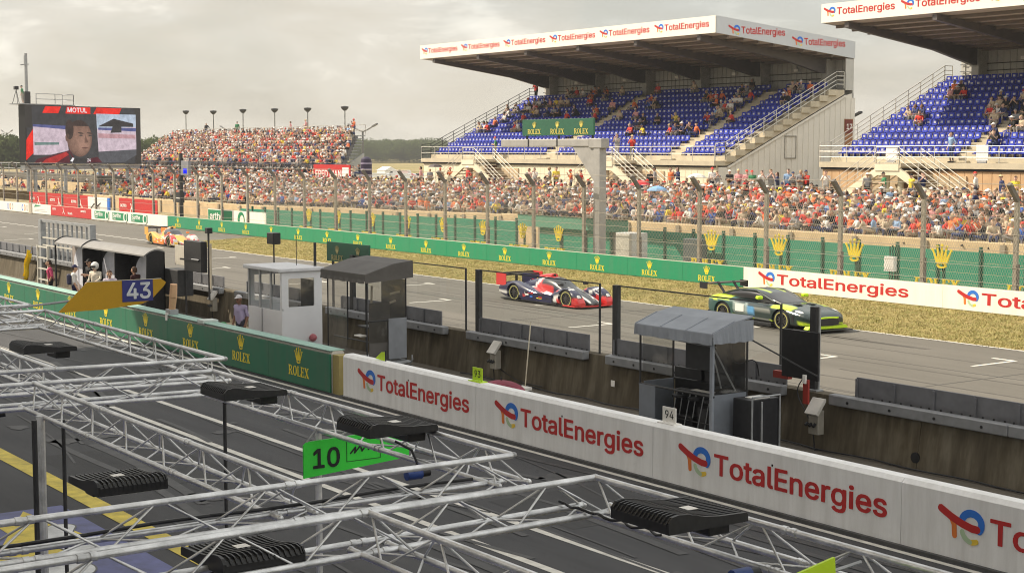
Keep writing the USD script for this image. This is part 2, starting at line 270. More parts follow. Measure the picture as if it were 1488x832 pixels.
def sheet(x0, x1, y0, y1, z0, z1=None, nx=1):
    z1 = z0 if z1 is None else z1; xs = np.linspace(x0, x1, nx + 1); L = []
    for a, b in zip(xs[:-1], xs[1:]): L.append(quad_sheet([(a, y0, z0), (b, y0, z0), (b, y1, z1), (a, y1, z1)]))
    return cat_(L)
g = trimesh.Trimesh(np.array([(-6000, -2500, -.35), (2500, -2500, -.35), (2500, 6000, -.35), (-6000, 6000, -.35)], float), np.array([[0, 1, 2], [0, 2, 3]]), process=False)
struct('ground', g, FIELD)
struct('pit_lane', sheet(-420, 80, -8, 19.0, 0.0, nx=4), LANEM)
struct('pit_wall_walkway', sheet(-420, 80, 19.0, 23.7, 0.004, nx=4), PADM)
struct('race_track', sheet(-420, 80, 23.7, 40.35, 0.0, nx=4), TRACKM)
struct('grass_verge', sheet(-97, 80, 40.35, 47.1, 0.004, 0.26, nx=2), VERGE)
struct('asphalt_run_off', sheet(-420, -97, 40.35, 47.1, 0.004, 0.2, nx=2), TRACKM)
struct('service_strip', sheet(-420, 80, 47.1, 55.6, 0.27, 0.5, nx=2), EARTH)
dz = lambda x: -0.55 * min(1.0, max(0.0, (-78.0 - x) / 40.0))
struct('spectator_bank', cat_([quad_sheet([(a, 55.6, 2.05 + dz(a)), (b, 55.6, 2.05 + dz(b)), (b, 68.6, 3.2 + dz(b) * .6), (a, 68.6, 3.2 + dz(a) * .6)]) for a, b in zip(np.linspace(-260, 80, 69)[:-1], np.linspace(-260, 80, 69)[1:])] + [sheet(-260, 80, 68.6, 92, 2.87, 2.87, nx=2), sheet(-260, 80, 92, 100, 2.87, -0.35)]), EARTH)
# painted lines of the pit lane and of the track
def xline(name, y, w, x0, x1, z=0.006): return obj(name, sheet(x0, x1, y - w / 2, y + w / 2, z), LINE, None, kind='structure')
xline('pit_lane_marking', 18.47, 0.12, -300, 60); xline('pit_lane_marking', 14.68, 0.16, -300, 60); xline('pit_lane_marking', 13.42, 0.16, -300, 60)
xline('track_marking', 40.25, 0.14, -420, 70, 0.008); xline('track_marking', 25.3, 0.14, -420, 70, 0.006)
gm = []
for k in range(16):
    x = -32.5 - 10.7 * k
    gm.append(box(x - .06, x + .06, 32.6, 34.6, 0.001, 0.007)); gm.append(box(x - 0.8, x - .06, 34.48, 34.6, 0.001, 0.007))
    x2 = -28.8 - 10.7 * k
    gm.append(box(x2 - .06, x2 + .06, 36.2, 38.2, 0.001, 0.007)); gm.append(box(x2 - 0.8, x2 - .06, 38.08, 38.2, 0.001, 0.007))
obj('grid_marking', cat_(gm), LINE, None, kind='structure')
RBM = mat('tyre_rubber_marks', (0.085, 0.078, 0.068), 0.7, 0, 0.3, 2.0); rr = random.Random(3); tm = []
for k in range(70):
    x, y, L = rr.uniform(-95, -18), rr.uniform(27, 39), rr.uniform(4, 14); a = rr.uniform(-.05, .05); c_ = rr.uniform(-.004, .004)
    ln = sg.LineString([(x + L * q, y + a * L * q + c_ * (L * q) ** 2) for q in np.linspace(0, 1, 7)]).buffer(rr.uniform(.015, .06), cap_style=2); tm.append(frame(extr(ln, .002), (0, 0, .002), XD, YD))
obj('tyre_mark', cat_(tm), RBM, None, kind='structure')
lm = []
for k in range(46):
    x, y, L = rr.uniform(-60, -10), rr.uniform(9.8, 18.2), rr.uniform(2, 9); a = rr.uniform(-.12, .12); c_ = rr.uniform(-.02, .02)
    lm.append(frame(extr(sg.LineString([(x + L * q, y + a * L * q + c_ * (L * q) ** 2) for q in np.linspace(0, 1, 7)]).buffer(rr.uniform(.02, .12), cap_style=2), .0015), (0, 0, .0085), XD, YD))
for k in range(22):
    x, y, r_ = rr.uniform(-50, -10), rr.uniform(9.8, 18), rr.uniform(.1, .5); lm.append(frame(extr(sg.Polygon([(x + r_ * rr.uniform(.6, 1.3) * math.cos(q), y + r_ * rr.uniform(.5, 1.1) * math.sin(q)) for q in np.arange(0, 6.28, .5)]), .0015), (0, 0, .0085), XD, YD))
obj('lane_stain', cat_(lm), mat('rubber_and_oil_stains', (0.044, 0.043, 0.044), 0.6, 0, 0.3, 3.0), None, kind='structure')
obj('tar_seam', cat_([box(-160, -10, y - .02, y + .02, .001, .0045) for y in (29.7, 35.1)] + [box(x - .02, x + .02, 25.5, 40.1, .001, .0042) for x in (-88, -61.5, -46.2, -27.0)]), mat('tar', (.05, .048, .045), .5), None, kind='structure')
obj('lane_patch', cat_([sheet(-31, -27, 9.9, 12.6, .004), sheet(-22.5, -20.0, 15.2, 17.6, .004), sheet(-47, -41, 15.4, 17.2, .004), sheet(-15, -13.2, 9.8, 12.0, .004)]), LANEP, None, kind='structure')
# coloured paint on the pit box floor
PAINTY = mat('floor_paint_yellow', (0.55, 0.43, 0.04), 0.6, 0, 0.3, 3.0); PAINTB = mat('floor_paint_blue', (0.07, 0.08, 0.22), 0.55, 0, 0.35, 2.0); PAINTW = mat('floor_paint_white', (0.55, 0.56, 0.57), 0.6, 0, 0.25, 3.0)
fp = tag(UsdGeom.Xform.Define(stage, '/World/painted_floor').GetPrim(), kind='structure')
obj('blue_field', sheet(-26.5, -9.0, 1.5, 8.9, 0.006), PAINTB, fp)
obj('yellow_band', cat_([quad_sheet([(-36, 9.25, .009), (-9, 9.25, .009), (-9, 9.62, .009), (-36, 9.62, .009)]), quad_sheet([(-26.4, 8.2, .01), (-24.3, 8.5, .01), (-20.5, 7.4, .01), (-23, 6.6, .01)]), quad_sheet([(-25.5, 7.5, .011), (-9, 7.55, .011), (-9, 7.8, .011), (-25.5, 7.75, .011)])]), PAINTY, fp)
bl = sg.LineString([(-24.9, 8.35), (-24.2, 8.0), (-23.4, 8.15), (-22.6, 7.7)]).buffer(0.22).union(sg.Point(-22.3, 7.4).buffer(0.55, 10)); bl2 = sg.LineString([(-15, 6.2), (-14, 6.8), (-13, 6.3), (-12.2, 6.9), (-11.4, 6.2)]).buffer(0.2)
obj('white_figure', cat_([frame(extr(b, 0.004), (0, 0, 0.011), XD, YD) for b in (bl, bl2)]), PAINTW, fp)
obj('dark_outline', cat_([frame(extr(b.buffer(0.03).difference(b), 0.004), (0, 0, 0.012), XD, YD) for b in (bl, bl2)]), BLACK, fp)

# ------------------------------------------------------------------ unseen pit building behind the camera, its roof slab shaped to shade the pit lane
pb = thing('pit_building', 'long pale pit building with an added high roof slab that shades the pit lane', 'building')
FACADE = mat('pale_facade', (0.62, 0.61, 0.59), 0.5, 0, 0.08, 0.5)
obj('wall', box(-68, 60, -22, -4.0, 0, 9), FACADE, pb); obj('roof', box(-68, 60, -16.5, 8.0, 25.6, 26.2), FACADE, pb)  # roof slab placed to block the sun, open below to let sky light in
for k in range(9): obj('column', box(-67 + 15 * k, -66.4 + 15 * k, -14.5, -13.9, 9.001, 25.59), GREYP, pb)
obj('parapet', box(-68, 60, -4.2, -4.0, 9.001, 10), GREYP, pb)

# ------------------------------------------------------------------ low walls of the pit lane
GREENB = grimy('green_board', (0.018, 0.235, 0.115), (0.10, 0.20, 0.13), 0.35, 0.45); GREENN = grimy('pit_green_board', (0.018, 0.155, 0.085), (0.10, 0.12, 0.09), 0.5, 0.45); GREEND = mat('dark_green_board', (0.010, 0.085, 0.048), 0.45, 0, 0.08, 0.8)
WALLW = grimy('white_wall_paint', (0.84, 0.84, 0.84), (0.36, 0.34, 0.31), 0.38, 0.6)
def jersey(x0, x1, y0, h, t, c=0.05):
    m = prism_x([(y0, 0), (y0 + t, 0), (y0 + t, h - c), (y0 + t - c, h), (y0 + c, h), (y0, h - c)], x0, x1); return m
w = thing('barrier_wall', 'low green wall with yellow crown and lettering boards along the pit lane', 'wall')
obj('concrete_core', jersey(-96, -34.9, 18.78, 1.08, 0.36), mat('wall_concrete_light', (0.5, 0.47, 0.42), 0.8, 0, 0.12), w)
xs = np.arange(-95.8, -34.7, 3.525)[::-1]
edges = [-34.9 - 3.5 * k for k in range(18)]
for k in range(17):
    p = obj('board', cbox(edges[k + 1] + .004, edges[k] - .004, 18.725, 18.775, 0.02, 1.0, 0.006), GREENN, w)
obj('capping', cbox(-96, -34.9, 18.72, 19.16, 1.081, 1.105, 0.008), mat('pale_green_capping', (0.26, 0.42, 0.36), 0.6), w)
for k in range(16): put_rolex(w, (-36.62 - 3.525 * k, 18.724, 0.24), XD, 0.26, 0.44, 0.07)
obj('end_post', box(-34.88, -34.55, 18.8, 19.1, 0, 1.0), mat('worn_yellow_post', (0.33, 0.27, 0.1), 0.7), w)
w = thing('barrier_wall', 'low white wall with red lettering and coloured emblem in front of the signalling stands', 'wall')
obj('concrete_core', cat_([jersey(-34.15 + 6 * k, -34.15 + 6 * (k + 1) - .012, 18.70, 1.1, 0.36, 0.07) for k in range(14)]), WALLW, w)
for k in range(11): put_total(w, (-33.4 + 5.99 * k, 18.696, 0.24), XD, 0.60, 4.98, 0.004)
obj('kerb_strip', box(-34.1, 50, 18.62, 18.699, 0.0, 0.05), mat('wall_foot', (0.09, 0.09, 0.09), 0.8, 0, 0.3), w)
for k in range(14): obj('bolt_hole', tube((-31 + 6 * k, 18.694, 0.82), (-31 + 6 * k, 18.70, 0.82), 0.022, 8), BLACK, w)
# ------------------------------------------------------------------ the concrete pit wall with its steel guard
PWM = usdkit.material(stage, '/World/Looks/stained_wall_concrete', {
    'g': ('geometry', {}), 'mp': ('mapping', {'scale': (3.2, 3.2, 0.35)}), 'n': ('noise_texture', {'scale': 1.0, 'detail': 8.0, 'roughness': 0.65}), 'n2': ('noise_texture', {'scale': 0.55, 'detail': 5.0}),
    'r': ('rgb_ramp', {'ramp': [(0.3, (0.066, 0.055, 0.041)), (0.5, (0.112, 0.096, 0.070)), (0.72, (0.19, 0.17, 0.132))]}), 'r2': ('rgb_ramp', {'ramp': [(0.3, (0.75, 0.7, 0.62)), (0.7, (1.1,) * 3)]}), 'm': ('mix', {'mix_type': 'multiply', 'fac': 1.0}),
    'b': ('bump', {'strength': 0.4, 'distance': 0.02}), 'p': ('principled_bsdf', {'roughness': 0.9, 'specular_ior_level': 0.2})},
    [('g.position', 'mp.vector'), ('mp.vector', 'n.vector'), ('g.position', 'n2.vector'), ('n.fac', 'r.fac'), ('n2.fac', 'r2.fac'), ('r.color', 'm.color1'), ('r2.color', 'm.color2'), ('m.color', 'p.base_color'), ('n.fac', 'b.height'), ('b.normal', 'p.normal')], surface='p.BSDF')
w = thing('pit_wall', 'stained concrete pit wall topped with a bolted grey steel guard', 'wall')
obj('concrete_wall', cat_([prism_x([(23.55, 0), (24.15, 0), (24.05, 1.12), (23.72, 1.12)], -160 + 4 * k, -156 + 4 * k - .012) for k in range(53)]), PWM, w)
GUARD = mat('guard_steel', (0.15, 0.152, 0.165), 0.55, 0.2, 0.16, 4.0); GUARD2 = mat('guard_rail_steel', (0.22, 0.225, 0.235), 0.5, 0.3, 0.15, 4.0)
x = -8.0; gi = 0
gaps = [(-36.9, -36.0), (-30.4, -29.8), (-23.5, -22.4), (-45, -44.2), (-52, -51)]
def in_gap(a, b): return any(a < g1 and b > g0 for g0, g1 in gaps)
x = -9.0
while x > -150:
    n = x - 0.99
    if not in_gap(n, x):
        obj('guard_panel', cat_([cbox(n, x - .015, 23.87, 23.91, 1.121, 1.56, 0.006), box(n + .0, n + .05, 23.835, 23.868, 1.121, 1.53)]), GUARD, w)
        obj('bolt', cat_([tube((n + a, 23.855, 1.17), (n + a, 23.869, 1.17), 0.022, 6) for a in (0.2, 0.45, 0.7, 0.9)]), DARK, w)
    x = n
segs = []; x0 = -9.0
for g0, g1 in sorted(gaps, reverse=True): segs.append((g1 + .1, x0)); x0 = g0 - .15
segs.append((-150, x0))
for a, b in segs:
    n = max(1, round((b - a) / 3.96)); L = (b - a) / n
    for k in range(n):
        r = obj('guard_rail', cbox(a + L * k + .006, a + L * (k + 1) - .006, 23.50, 23.70, 0.97, 1.19, 0.02), GUARD2, w)
        obj('bolt', cat_([tube((a + L * (k + q), 23.488, 1.07), (a + L * (k + q), 23.502, 1.07), 0.03, 8) for q in (0.12, 0.37, 0.62, 0.87)]), BLACK, r)
for xx in (-34.0, -22.6, -20.4, -13.9): pass
obj('drain_hole', tube((-20.05, 23.62, 0.22), (-20.05, 23.568, 0.22), 0.11, 12), BLACK, w)

# framed clear panels standing on the pit wall
def clear_screen(x0, x1, label, thick_left=True, post_only=False):
    t = thing('clear_wind_screen', label, 'screen', group='clear screens on the pit wall')
    obj('post', cbox(x0 - .10, x0 + .10, 23.86, 23.98, 1.0, 2.88, 0.01), DARK, t)
    obj('foot_plate', cbox(x0 - .16, x0 + .16, 23.80, 24.02, 1.121, 1.16, 0.005), STEEL, t)
    obj('edge_post', box(x1 - .02, x1 + .02, 23.9, 23.94, 1.12, 2.88), DARK, t)
    obj('top_rail', box(x0 + .10, x1 - .02, 23.905, 23.935, 2.85, 2.88), DARK, t)
    obj('pane', quad_sheet([(x0 + .105, 23.92, 1.58), (x1 - .025, 23.92, 1.58), (x1 - .025, 23.92, 2.845), (x0 + .105, 23.92, 2.845)]), _mats['pane'], t)
clear_screen(-35.85, -30.42, 'clear screen with brown post on the pit wall, behind the leaning broom')
clear_screen(-29.76, -24.1, 'clear screen with brown post on the pit wall, above the grey canopy stand')
t = thing('screen_post', 'dark brown post on the pit wall behind the folded black panel', 'post'); obj('post', cbox(-23.2, -23.02, 23.86, 23.98, 1.0, 2.9, 0.01), DARK, t); obj('foot_plate', cbox(-23.3, -22.92, 23.80, 24.02, 1.121, 1.16, 0.005), STEEL, t); obj('side_rod', box(-22.98, -22.95, 23.9, 23.94, 1.161, 2.9), STEEL, t)
clear_screen(-43.0, -36.5, 'clear screen on the pit wall beyond the brown canopy stand')

# ------------------------------------------------------------------ far barrier boards
FB0, FB1 = 46.62, 47.0
def far_core(parent, x0, x1, m, n):
    L = (x1 - x0) / n
    for k in range(n): obj('board', cbox(x0 + L * k + .003, x0 + L * (k + 1) - .003, 46.55, 46.60, 0.27, 1.13, 0.006), m, parent)
    obj('concrete_core', box(x0, x1, 46.602, 47.0, 0.1, 1.12), CONC, parent)
w = thing('advertising_barrier', 'long green barrier with yellow crown and lettering on the far side of the track', 'barrier')
far_core(w, -112.5, -49.23, GREENB, 16)
for k in range(16): put_rolex(w, (-51.57 - 3.931 * k, 46.549, 0.36), XD, 0.25, 0.40, 0.05)
w = thing('advertising_barrier', 'white barrier with red lettering and emblem on the far side of the track', 'barrier')
WB = grimy('bright_white_board', (0.82, 0.80, 0.72), (0.55, 0.48, 0.38), 0.3, 0.5)
far_core(w, -49.22, 10, WB, 11)
for k in range(6): put_total(w, (-48.3 + 10.52 * k, 46.549, 0.34), XD, 0.68, 8.2)
DGB = mat('leaf_green_print', (0.02, 0.22, 0.10), 0.5, var=0.05)
w = thing('advertising_barrier', 'white barrier with three green and white region boards', 'barrier')
far_core(w, -129.0, -112.52, WB, 4)
for k in range(3):
    x = -128.2 + 4.15 * k
    b = obj('green_panel', box(x, x + 3.4, 46.53, 46.549, 0.42, 1.02), DGB, w)
    t = text('Sarthe', 0.32); t.vertices[:, 0] *= 1.35
    obj('lettering', frame(t, (x + 0.1, 46.528, 0.64), XD, ZD), WHITE, b); obj('small_lettering', frame(text('le conseil', 0.1), (x + 0.1, 46.528, 0.48), XD, ZD), WHITE, b)
    obj('leaf_emblem', frame(extr(sg.Point(0, 0).buffer(0.42, 10).difference(sa.translate(sg.Point(0, 0).buffer(0.26, 8), 0.06, 0)), 0.006), (x + 2.9, 46.52, 0.7), XD, ZD), mat('pale_print', (0.7, 0.74, 0.66), 0.5), b)
w = thing('advertising_barrier', 'red barrier board with white lettering beside the region boards', 'barrier')
far_core(w, -139.4, -129.02, RED, 3)
def lam(parent, x, y, z, s):
    obj('emblem', frame(extr(unary_union([sg.LineString([(0, 0.0), (0.26, 0.5), (0.18, 0.85), (0.05, 0.85)]).buffer(0.055), sg.LineString([(0.26, 0.5), (0.55, 0.02), (0.7, 0.06)]).buffer(0.055)]), 0.006), (x, y, z), (s * 1.4, 0, 0), (0, 0, s)), WHITE, parent)
for dx, s in ((-138.9, 'HAVAL'),(-131.6, 'MICHELIN')): obj('lettering', frame(text('acms' if dx < -135 else 'aeronis', 0.2), (dx, 46.545, 0.78), (1.3, 0, 0), ZD), WHITE, w)
lam(w, -136.2, 46.545, 0.5, 0.55); obj('lettering', frame(text('Wowin', 0.2), (-134.9, 46.545, 0.48), (1.3, 0, 0), ZD), WHITE, w)
w = thing('advertising_barrier', 'white barrier board with a green flash and grey lines', 'barrier')
far_core(w, -144.6, -139.42, WB, 1)
obj('flash', frame(extr(sg.Polygon([(0, 0), (0.4, 0.24), (2.2, 0.14), (1.0, 0.06)]), 0.006), (-144.1, 46.549, 0.85), XD, ZD), DGB, w); obj('line', cat_([box(-144, -141 , 46.543, 46.549, 0.62, 0.66), box(-144, -140.4, 46.543, 46.549, 0.48, 0.52)]), GREYP, w)
w = thing('advertising_barrier', 'white barrier with rows of small coloured oval marks', 'barrier')
far_core(w, -175, -145.6, WB, 5)
for k in range(6):
    for j, c in enumerate(('blue', 'orange', 'red')):
        obj('oval_mark', frame(extr(sa.scale(sg.Point(0, 0).buffer(0.5, 8), 0.42, 0.62).difference(sa.scale(sg.Point(0, 0).buffer(0.5, 8), 0.22, 0.4)), 0.006), (-147.5 - 4.4 * k + j * 0.7, 46.549, 0.7), XD, ZD), EMB[c] if c != 'red' else GREYP, w)
obj('corner_post', box(-145.55, -144.65, 46.5, 46.95, 0.2, 1.2), CONC, w)

# ------------------------------------------------------------------ catch fence
FENCEM = mat('fence_steel', (0.30, 0.27, 0.22), 0.6, 0.1, 0.2, 5.0); WIREM = mat('fence_wire', (0.34, 0.31, 0.26), 0.5, 0.3, 0.1, 5.0); CAPM = mat('dark_fence_arm', (0.13, 0.115, 0.10), 0.6, 0, 0.2)
cf = thing('catch_fence', 'tall wire catch fence with bent-over posts along the far side of the track', 'fence')
PX = [-40.0 - 4.27 * k for k in range(-9, 36)]
for x in PX:
    p = obj('fence_post', cat_([box(x - .06, x + .06, 47.15, 47.29, 0.25, 4.35), box(x - .085, x + .085, 47.145, 47.16, 0.25, 4.35)]), FENCEM, cf)
    obj('bent_arm', bar((x, 47.22, 4.33), (x, 46.72, 4.95), 0.16, 0.16, (0, 1, 0)), CAPM, p)
    obj('base_sleeve', box(x + .0601, x + .13, 47.16, 47.28, 0.25, 2.05), CAPM, p)
def wires(name, lines, width, parent):
    bc = UsdGeom.BasisCurves.Define(stage, child_path(parent, name)); bc.CreateTypeAttr('linear')
    bc.CreateCurveVertexCountsAttr(Vt.IntArray([len(l) for l in lines])); pts = np.vstack([np.asarray(l, np.float32) for l in lines])
    bc.CreatePointsAttr(Vt.Vec3fArray.FromNumpy(pts)); bc.CreateWidthsAttr(Vt.FloatArray([width])); bc.SetWidthsInterpolation('constant')
    UsdShade.MaterialBindingAPI.Apply(bc.GetPrim()).Bind(WIREM); return bc.GetPrim()
XA, XB = PX[0], PX[-1]
hz = []
for z in (1.3, 1.9, 2.5, 3.1, 3.7, 4.33): hz.append(tube((XA, 47.13, z), (XB, 47.13, z), 0.011, 5))
hz.append(tube((XA, 46.73, 4.93), (XB, 46.73, 4.93), 0.012, 5)); hz.append(tube((XA, 46.95, 4.66), (XB, 46.95, 4.66), 0.010, 5))
for h_ in hz: obj('cable', h_, FENCEM, cf)
L = []; d = 0.11
for k in range(int(66 / d)):
    x = -31 - d * k
    for s in (-1, 1): L.append([(x, 47.125, 1.0), (x + s * 1.65, 47.125, 4.3)])
wires('chain_link', L, 0.0085, cf); tag(stage.GetPrimAtPath('/World/catch_fence/chain_link'), kind='stuff')

# tufts of dry grass on the verge
gr_ = np.random.default_rng(6); shapes_ = []
for k in range(3):
    V, F = [], []
    for b in range(14):
        a, l, h_ = gr_.uniform(0, 6.28), gr_.uniform(.02, .12), gr_.uniform(.02, .07); p = np.array((gr_.normal(0, .10), gr_.normal(0, .10), 0)); t_ = p + (l * math.cos(a), l * math.sin(a), h_); s_ = np.array((-math.sin(a), math.cos(a), 0)) * .008
        i = len(V); V += [p - s_, p + s_, t_]; F.append([i, i + 1, i + 2])
    shapes_.append((trimesh.Trimesh(np.array(V), np.array(F), process=False), mat(f'grass_blade_{k}', ((.37, .31, .12), (.29, .28, .09), (.43, .35, .16))[k], .8, 0, .2), None, False))
n_ = 16000; gx = -28 - 69 * gr_.random(n_) ** 1.5; gy = 40.42 + 6.1 * gr_.random(n_)
instancer('verge_grass', shapes_, np.c_[gx, gy, .004 + (gy - 40.35) / 6.75 * .256], gr_.integers(0, 3, n_), gr_.uniform(0, 6.28, n_), gr_.uniform(.6, 1.5, n_), None, 'dry yellow grass tufts on the verge between track and barrier', 'grass')
# ------------------------------------------------------------------ aluminium lighting frames over the pit boxes
def truss(parent, p0, p1, h=0.26, hw=0.16, rc=0.027, rb=0.0098, step=0.46):
    """triangular truss with its apex on top, from p0 to p1 (axis of the top chord)"""
    b = sub(parent, 'truss_beam'); p0, p1 = np.array(p0, float), np.array(p1, float); d = p1 - p0; Lg = np.linalg.norm(d); d /= Lg
    s = np.cross(d, ZD); s /= np.linalg.norm(s); dn = np.array([0, 0, -h])
    ch = [np.zeros(3), dn + s * hw, dn - s * hw]
    for c in ch: obj('chord', tube(p0 + c, p1 + c, rc, 10), ALU, b, smooth=40)
    n = max(2, int(Lg / step)); st = Lg / n
    for (i, j) in ((0, 1), (0, 2), (1, 2)):
        for k in range(n):
            a, c = (ch[i], ch[j]) if k % 2 == 0 else (ch[j], ch[i])
            obj('brace', tube(p0 + a + d * st * (k + .06), p0 + c + d * st * (k + .94), rb, 6, cap=False), ALU, b, smooth=True)
    m = max(1, round(Lg / 2.1))
    for k in range(1, m):
        q = p0 + d * Lg * k / m
        [obj('coupler', tube(q + c + d * e, q + c + d * (e + .05), rc + .006, 10), ALU, b, smooth=40) for c in ch for e in (-.07, .02)]
    for q in (p0, p1):
        [obj('corner_joint', trimesh.creation.icosphere(1, rc + .005).apply_translation(q + c), ALU, b, smooth=True) for c in ch]
    return b
def garage(label, lb, lf, rb_, rf, ymid, legs):
    t = thing('truss_frame', label, 'lighting truss', group=None); Z = 3.5
    lb, lf, rb_, rf = [np.array((*p, Z)) for p in (lb, lf, rb_, rf)]
    truss(t, lb, lf); truss(t, rb_, rf); truss(t, lf, rf)
    tl = (ymid - lb[1]) / (lf[1] - lb[1]); tr = (ymid - rb_[1]) / (rf[1] - rb_[1])
    truss(t, lb + (lf - lb) * tl, rb_ + (rf - rb_) * tr)
    for (x, y, r) in legs:
        l = obj('leg', tube((x, y, 0.02), (x, y, 3.26), r, 10), ALU if r > .03 else DARK, t); obj('foot_plate', box(x - .15, x + .15, y - .15, y + .15, 0.0, 0.02), STEEL, l)
    return t
garage('nearest aluminium truss frame at the bottom right, carrying a black floodlight on its front beam', (-9.85, -3), (-10.02, 7.84), (-3.3, -3), (-3.3, 7.84), 5.68, [(-3.5, 7.6, .04)])
garage('aluminium truss frame left of centre with the green board 10 under its front beam', (-18.8, -3), (-17.57, 7.82), (-11.3, -3), (-11.17, 7.82), 5.70, [(-14.55, 7.66, .035), (-16.9, 7.66, .022), (-17.0, 5.5, .05), (-16.6, 5.62, .022), (-16.75, 5.35, .03)])
garage('aluminium truss frame at the left edge, beside the lower end of the yellow board', (-25.95, -3), (-25.85, 8.49), (-20.2, -3), (-18.53, 8.42), 6.3, [(-25.5, 5, .04)])
garage('farthest aluminium truss frame, its corner just below the green wall at the left edge', (-34.0, -3), (-34.2, 8.7), (-26.6, -3), (-26.93, 8.57), 6.4, [(-33.5, 5, .04)])

# floodlights lying on the trusses
fl = proto_root('floodlight')
prof = [(0, 0), (0, .08), (.04, .115), (.12, .125), (.24, .115), (.42, .085), (.6, .07), (.93, .062), (.95, .045), (.95, 0)]
BLK2 = mat('black_powder_coat', (0.016, 0.016, 0.017), 0.38, 0, 0.25, 20.0, coord='object')
obj('housing', frame(extr(sg.Polygon([(y, z * .76) for y, z in prof]), 0.80), (0, 0, 0), YD, ZD), BLK2, fl)
for k in range(15):
    x = 0.0 + .0555 * k; obj('cooling_fin', frame(extr(sg.Polygon([(y, z * .90) for y, z in prof if z > 0] + [(.95, .02), (0, .02)]), 0.014), (x, 0, 0), YD, ZD), BLK2, fl)
for a, b in ((-.02, -.001), (.801, .82)): obj('end_cap', prism_x([(y, z * .92) for y, z in prof], a, b), BLK2, fl)
obj('rating_label', box(.36, .5, .5, .62, .068, .071), WHITE, fl)
obj('driver_box', cbox(.15, .65, .62, .88, -.09, -.002, .01), BLK2, fl)
obj('lens', box(.06, .74, .06, .56, -.012, -.001), mat('frosted_lens', (0.6, 0.6, 0.55), 0.3), fl)
FL = [((-8.72, 6.80, 3.56), 0, 'black ribbed floodlight on the nearest truss, in front of the white wall emblem'),
      ((-13.15, 6.98, 3.53), 0, 'black floodlight on the truss directly above the green board 10'),
      ((-15.98, 6.82, 3.52), 0, 'black floodlight on the truss left of the green board, in front of the wall lettering'),
      ((-9.75, 4.35, 3.24), 90, 'black ribbed floodlight hanging at the bottom of the picture under two crossing trusses'),
      ((-12.75, 4.55, 3.22), 90, 'black ribbed floodlight above the painted floor at the lower left'),
      ((-21.75, 6.5, 3.42), 0, 'black floodlight lying near the left edge under the truss corner')]
for loc, rz, lb in FL: copy_of(fl, 'floodlight', lb, 'floodlight', (loc[0] + (.10 if rz == 0 else -.10), loc[1] + .10, loc[2]), rz, 'floodlights on the trusses', (.76, .78, 1.15))
def cable(pts, r, label, name='cable', m=None):
    o = obj(name, pipe(pts, r, 6), m or BLACK, None, label, 'cable', smooth=True)
cable([(-11.35, y, 3.30 + .01 * math.sin(y * 3)) for y in np.linspace(-2, 7.5, 20)], .016, 'black cable running along the lower chord of the middle truss')
cable([(-17.9 + .9 * (1 - t) ** 2 - .3 * math.sin(t * 3), 2.4 + 3.0 * t, 3.18 - .06 * math.sin(t * 9)) for t in np.linspace(0, 1, 16)], .028, 'thick black cable hanging at the left edge above the painted floor')
cable([(-12.35, 7.3, 3.5), (-12.25, 7.42, 3.42), (-12.2, 7.45, 3.3), (-12.22, 7.4, 3.22)], .012, 'thin black lead dropping from the floodlight above the green board')
cable([(-10.2 + .22 * t, 7.60 + .02 * math.sin(t * 4), 3.285 + .012 * math.cos(t * 5)) for t in np.linspace(0, 6, 24)], .012, 'thin black lead along the front beam of the nearest truss')
def plug(loc, label):
    t = thing('power_plug', label, 'plug', loc); obj('body', tube((0, -.09, 0), (0, .07, 0), .05, 10), mat('plug_blue', (0.02, 0.05, 0.2), 0.4), t, smooth=40); obj('socket', tube((0, .071, 0), (0, .16, 0), .035, 10), BLACK, t, smooth=40)
plug((-12.2, 7.42, 3.2), 'blue and black power plug on the truss right of the green board'); plug((-7.75, 7.35, 3.27), 'blue power plug under the nearest floodlight')

# ------------------------------------------------------------------ car number boards on the frames
LIME = mat('lime_board', (0.05, 0.66, 0.06), 0.4, 0, 0.04, 1.0); AMBER = mat('amber_board', (0.44, 0.25, 0.010), 0.42, 0, 0.05, 1.0); NAVY = mat('navy_print', (0.03, 0.035, 0.17), 0.4, 0, 0.08); ACID = mat('acid_yellow', (0.5, 0.72, 0.02), 0.5, 0, 0.05)
t = thing('number_board', 'green board with the black number 10 hanging under a truss', 'board')
obj('board', prism_x([(7.46, 2.75), (8.75, 2.84), (8.75, 3.17), (7.5, 3.135), (7.46, 3.10)], -14.52, -14.50), LIME, t)
obj('lettering', frame(text('10', 0.20, True), (7.54, 0, 0) + np.array((0, 0, 0)) if False else (-14.499, 7.54, 2.845), YD, ZD), BLACK, t)
obj('emblem', frame(cat_([extr(sg.LineString([(0, .03), (.06, .09), (.05, .03), (.12, .1), (.14, .04), (.2, .11), (.22, .05)]).buffer(.009), .003), extr(sg.Polygon([(.22, .12), (.28, .08), (.36, .0), (.30, .04)]), .003)]), (-14.499, 8.02, 2.93), YD, ZD), BLACK, t)
obj('frame_line', frame(extr(sg.box(0, 0, .42, .23).difference(sg.box(.006, .006, .414, .224)), .002), (-14.499, 7.97, 2.87), YD, ZD), BLACK, t)
obj('hanger', cat_([tube((-14.51, 7.5, 3.13), (-14.51, 7.62, 3.26), .012, 6), tube((-14.51, 8.1, 3.15), (-14.51, 7.85, 3.5), .012, 6)]), STEEL, t)
t = thing('number_board', 'long pointed amber board with a navy panel and the white number 43', 'board')
obj('board', prism_x([(8.76, 3.43), (9.55, 3.44), (10.24, 3.50), (10.42, 3.56), (10.66, 3.79), (10.71, 3.86), (10.62, 3.925), (9.28, 3.925)], -26.02, -26.0), AMBER, t)
obj('number_panel', box(-25.999, -25.994, 9.90, 10.46, 3.55, 3.925), NAVY, t)
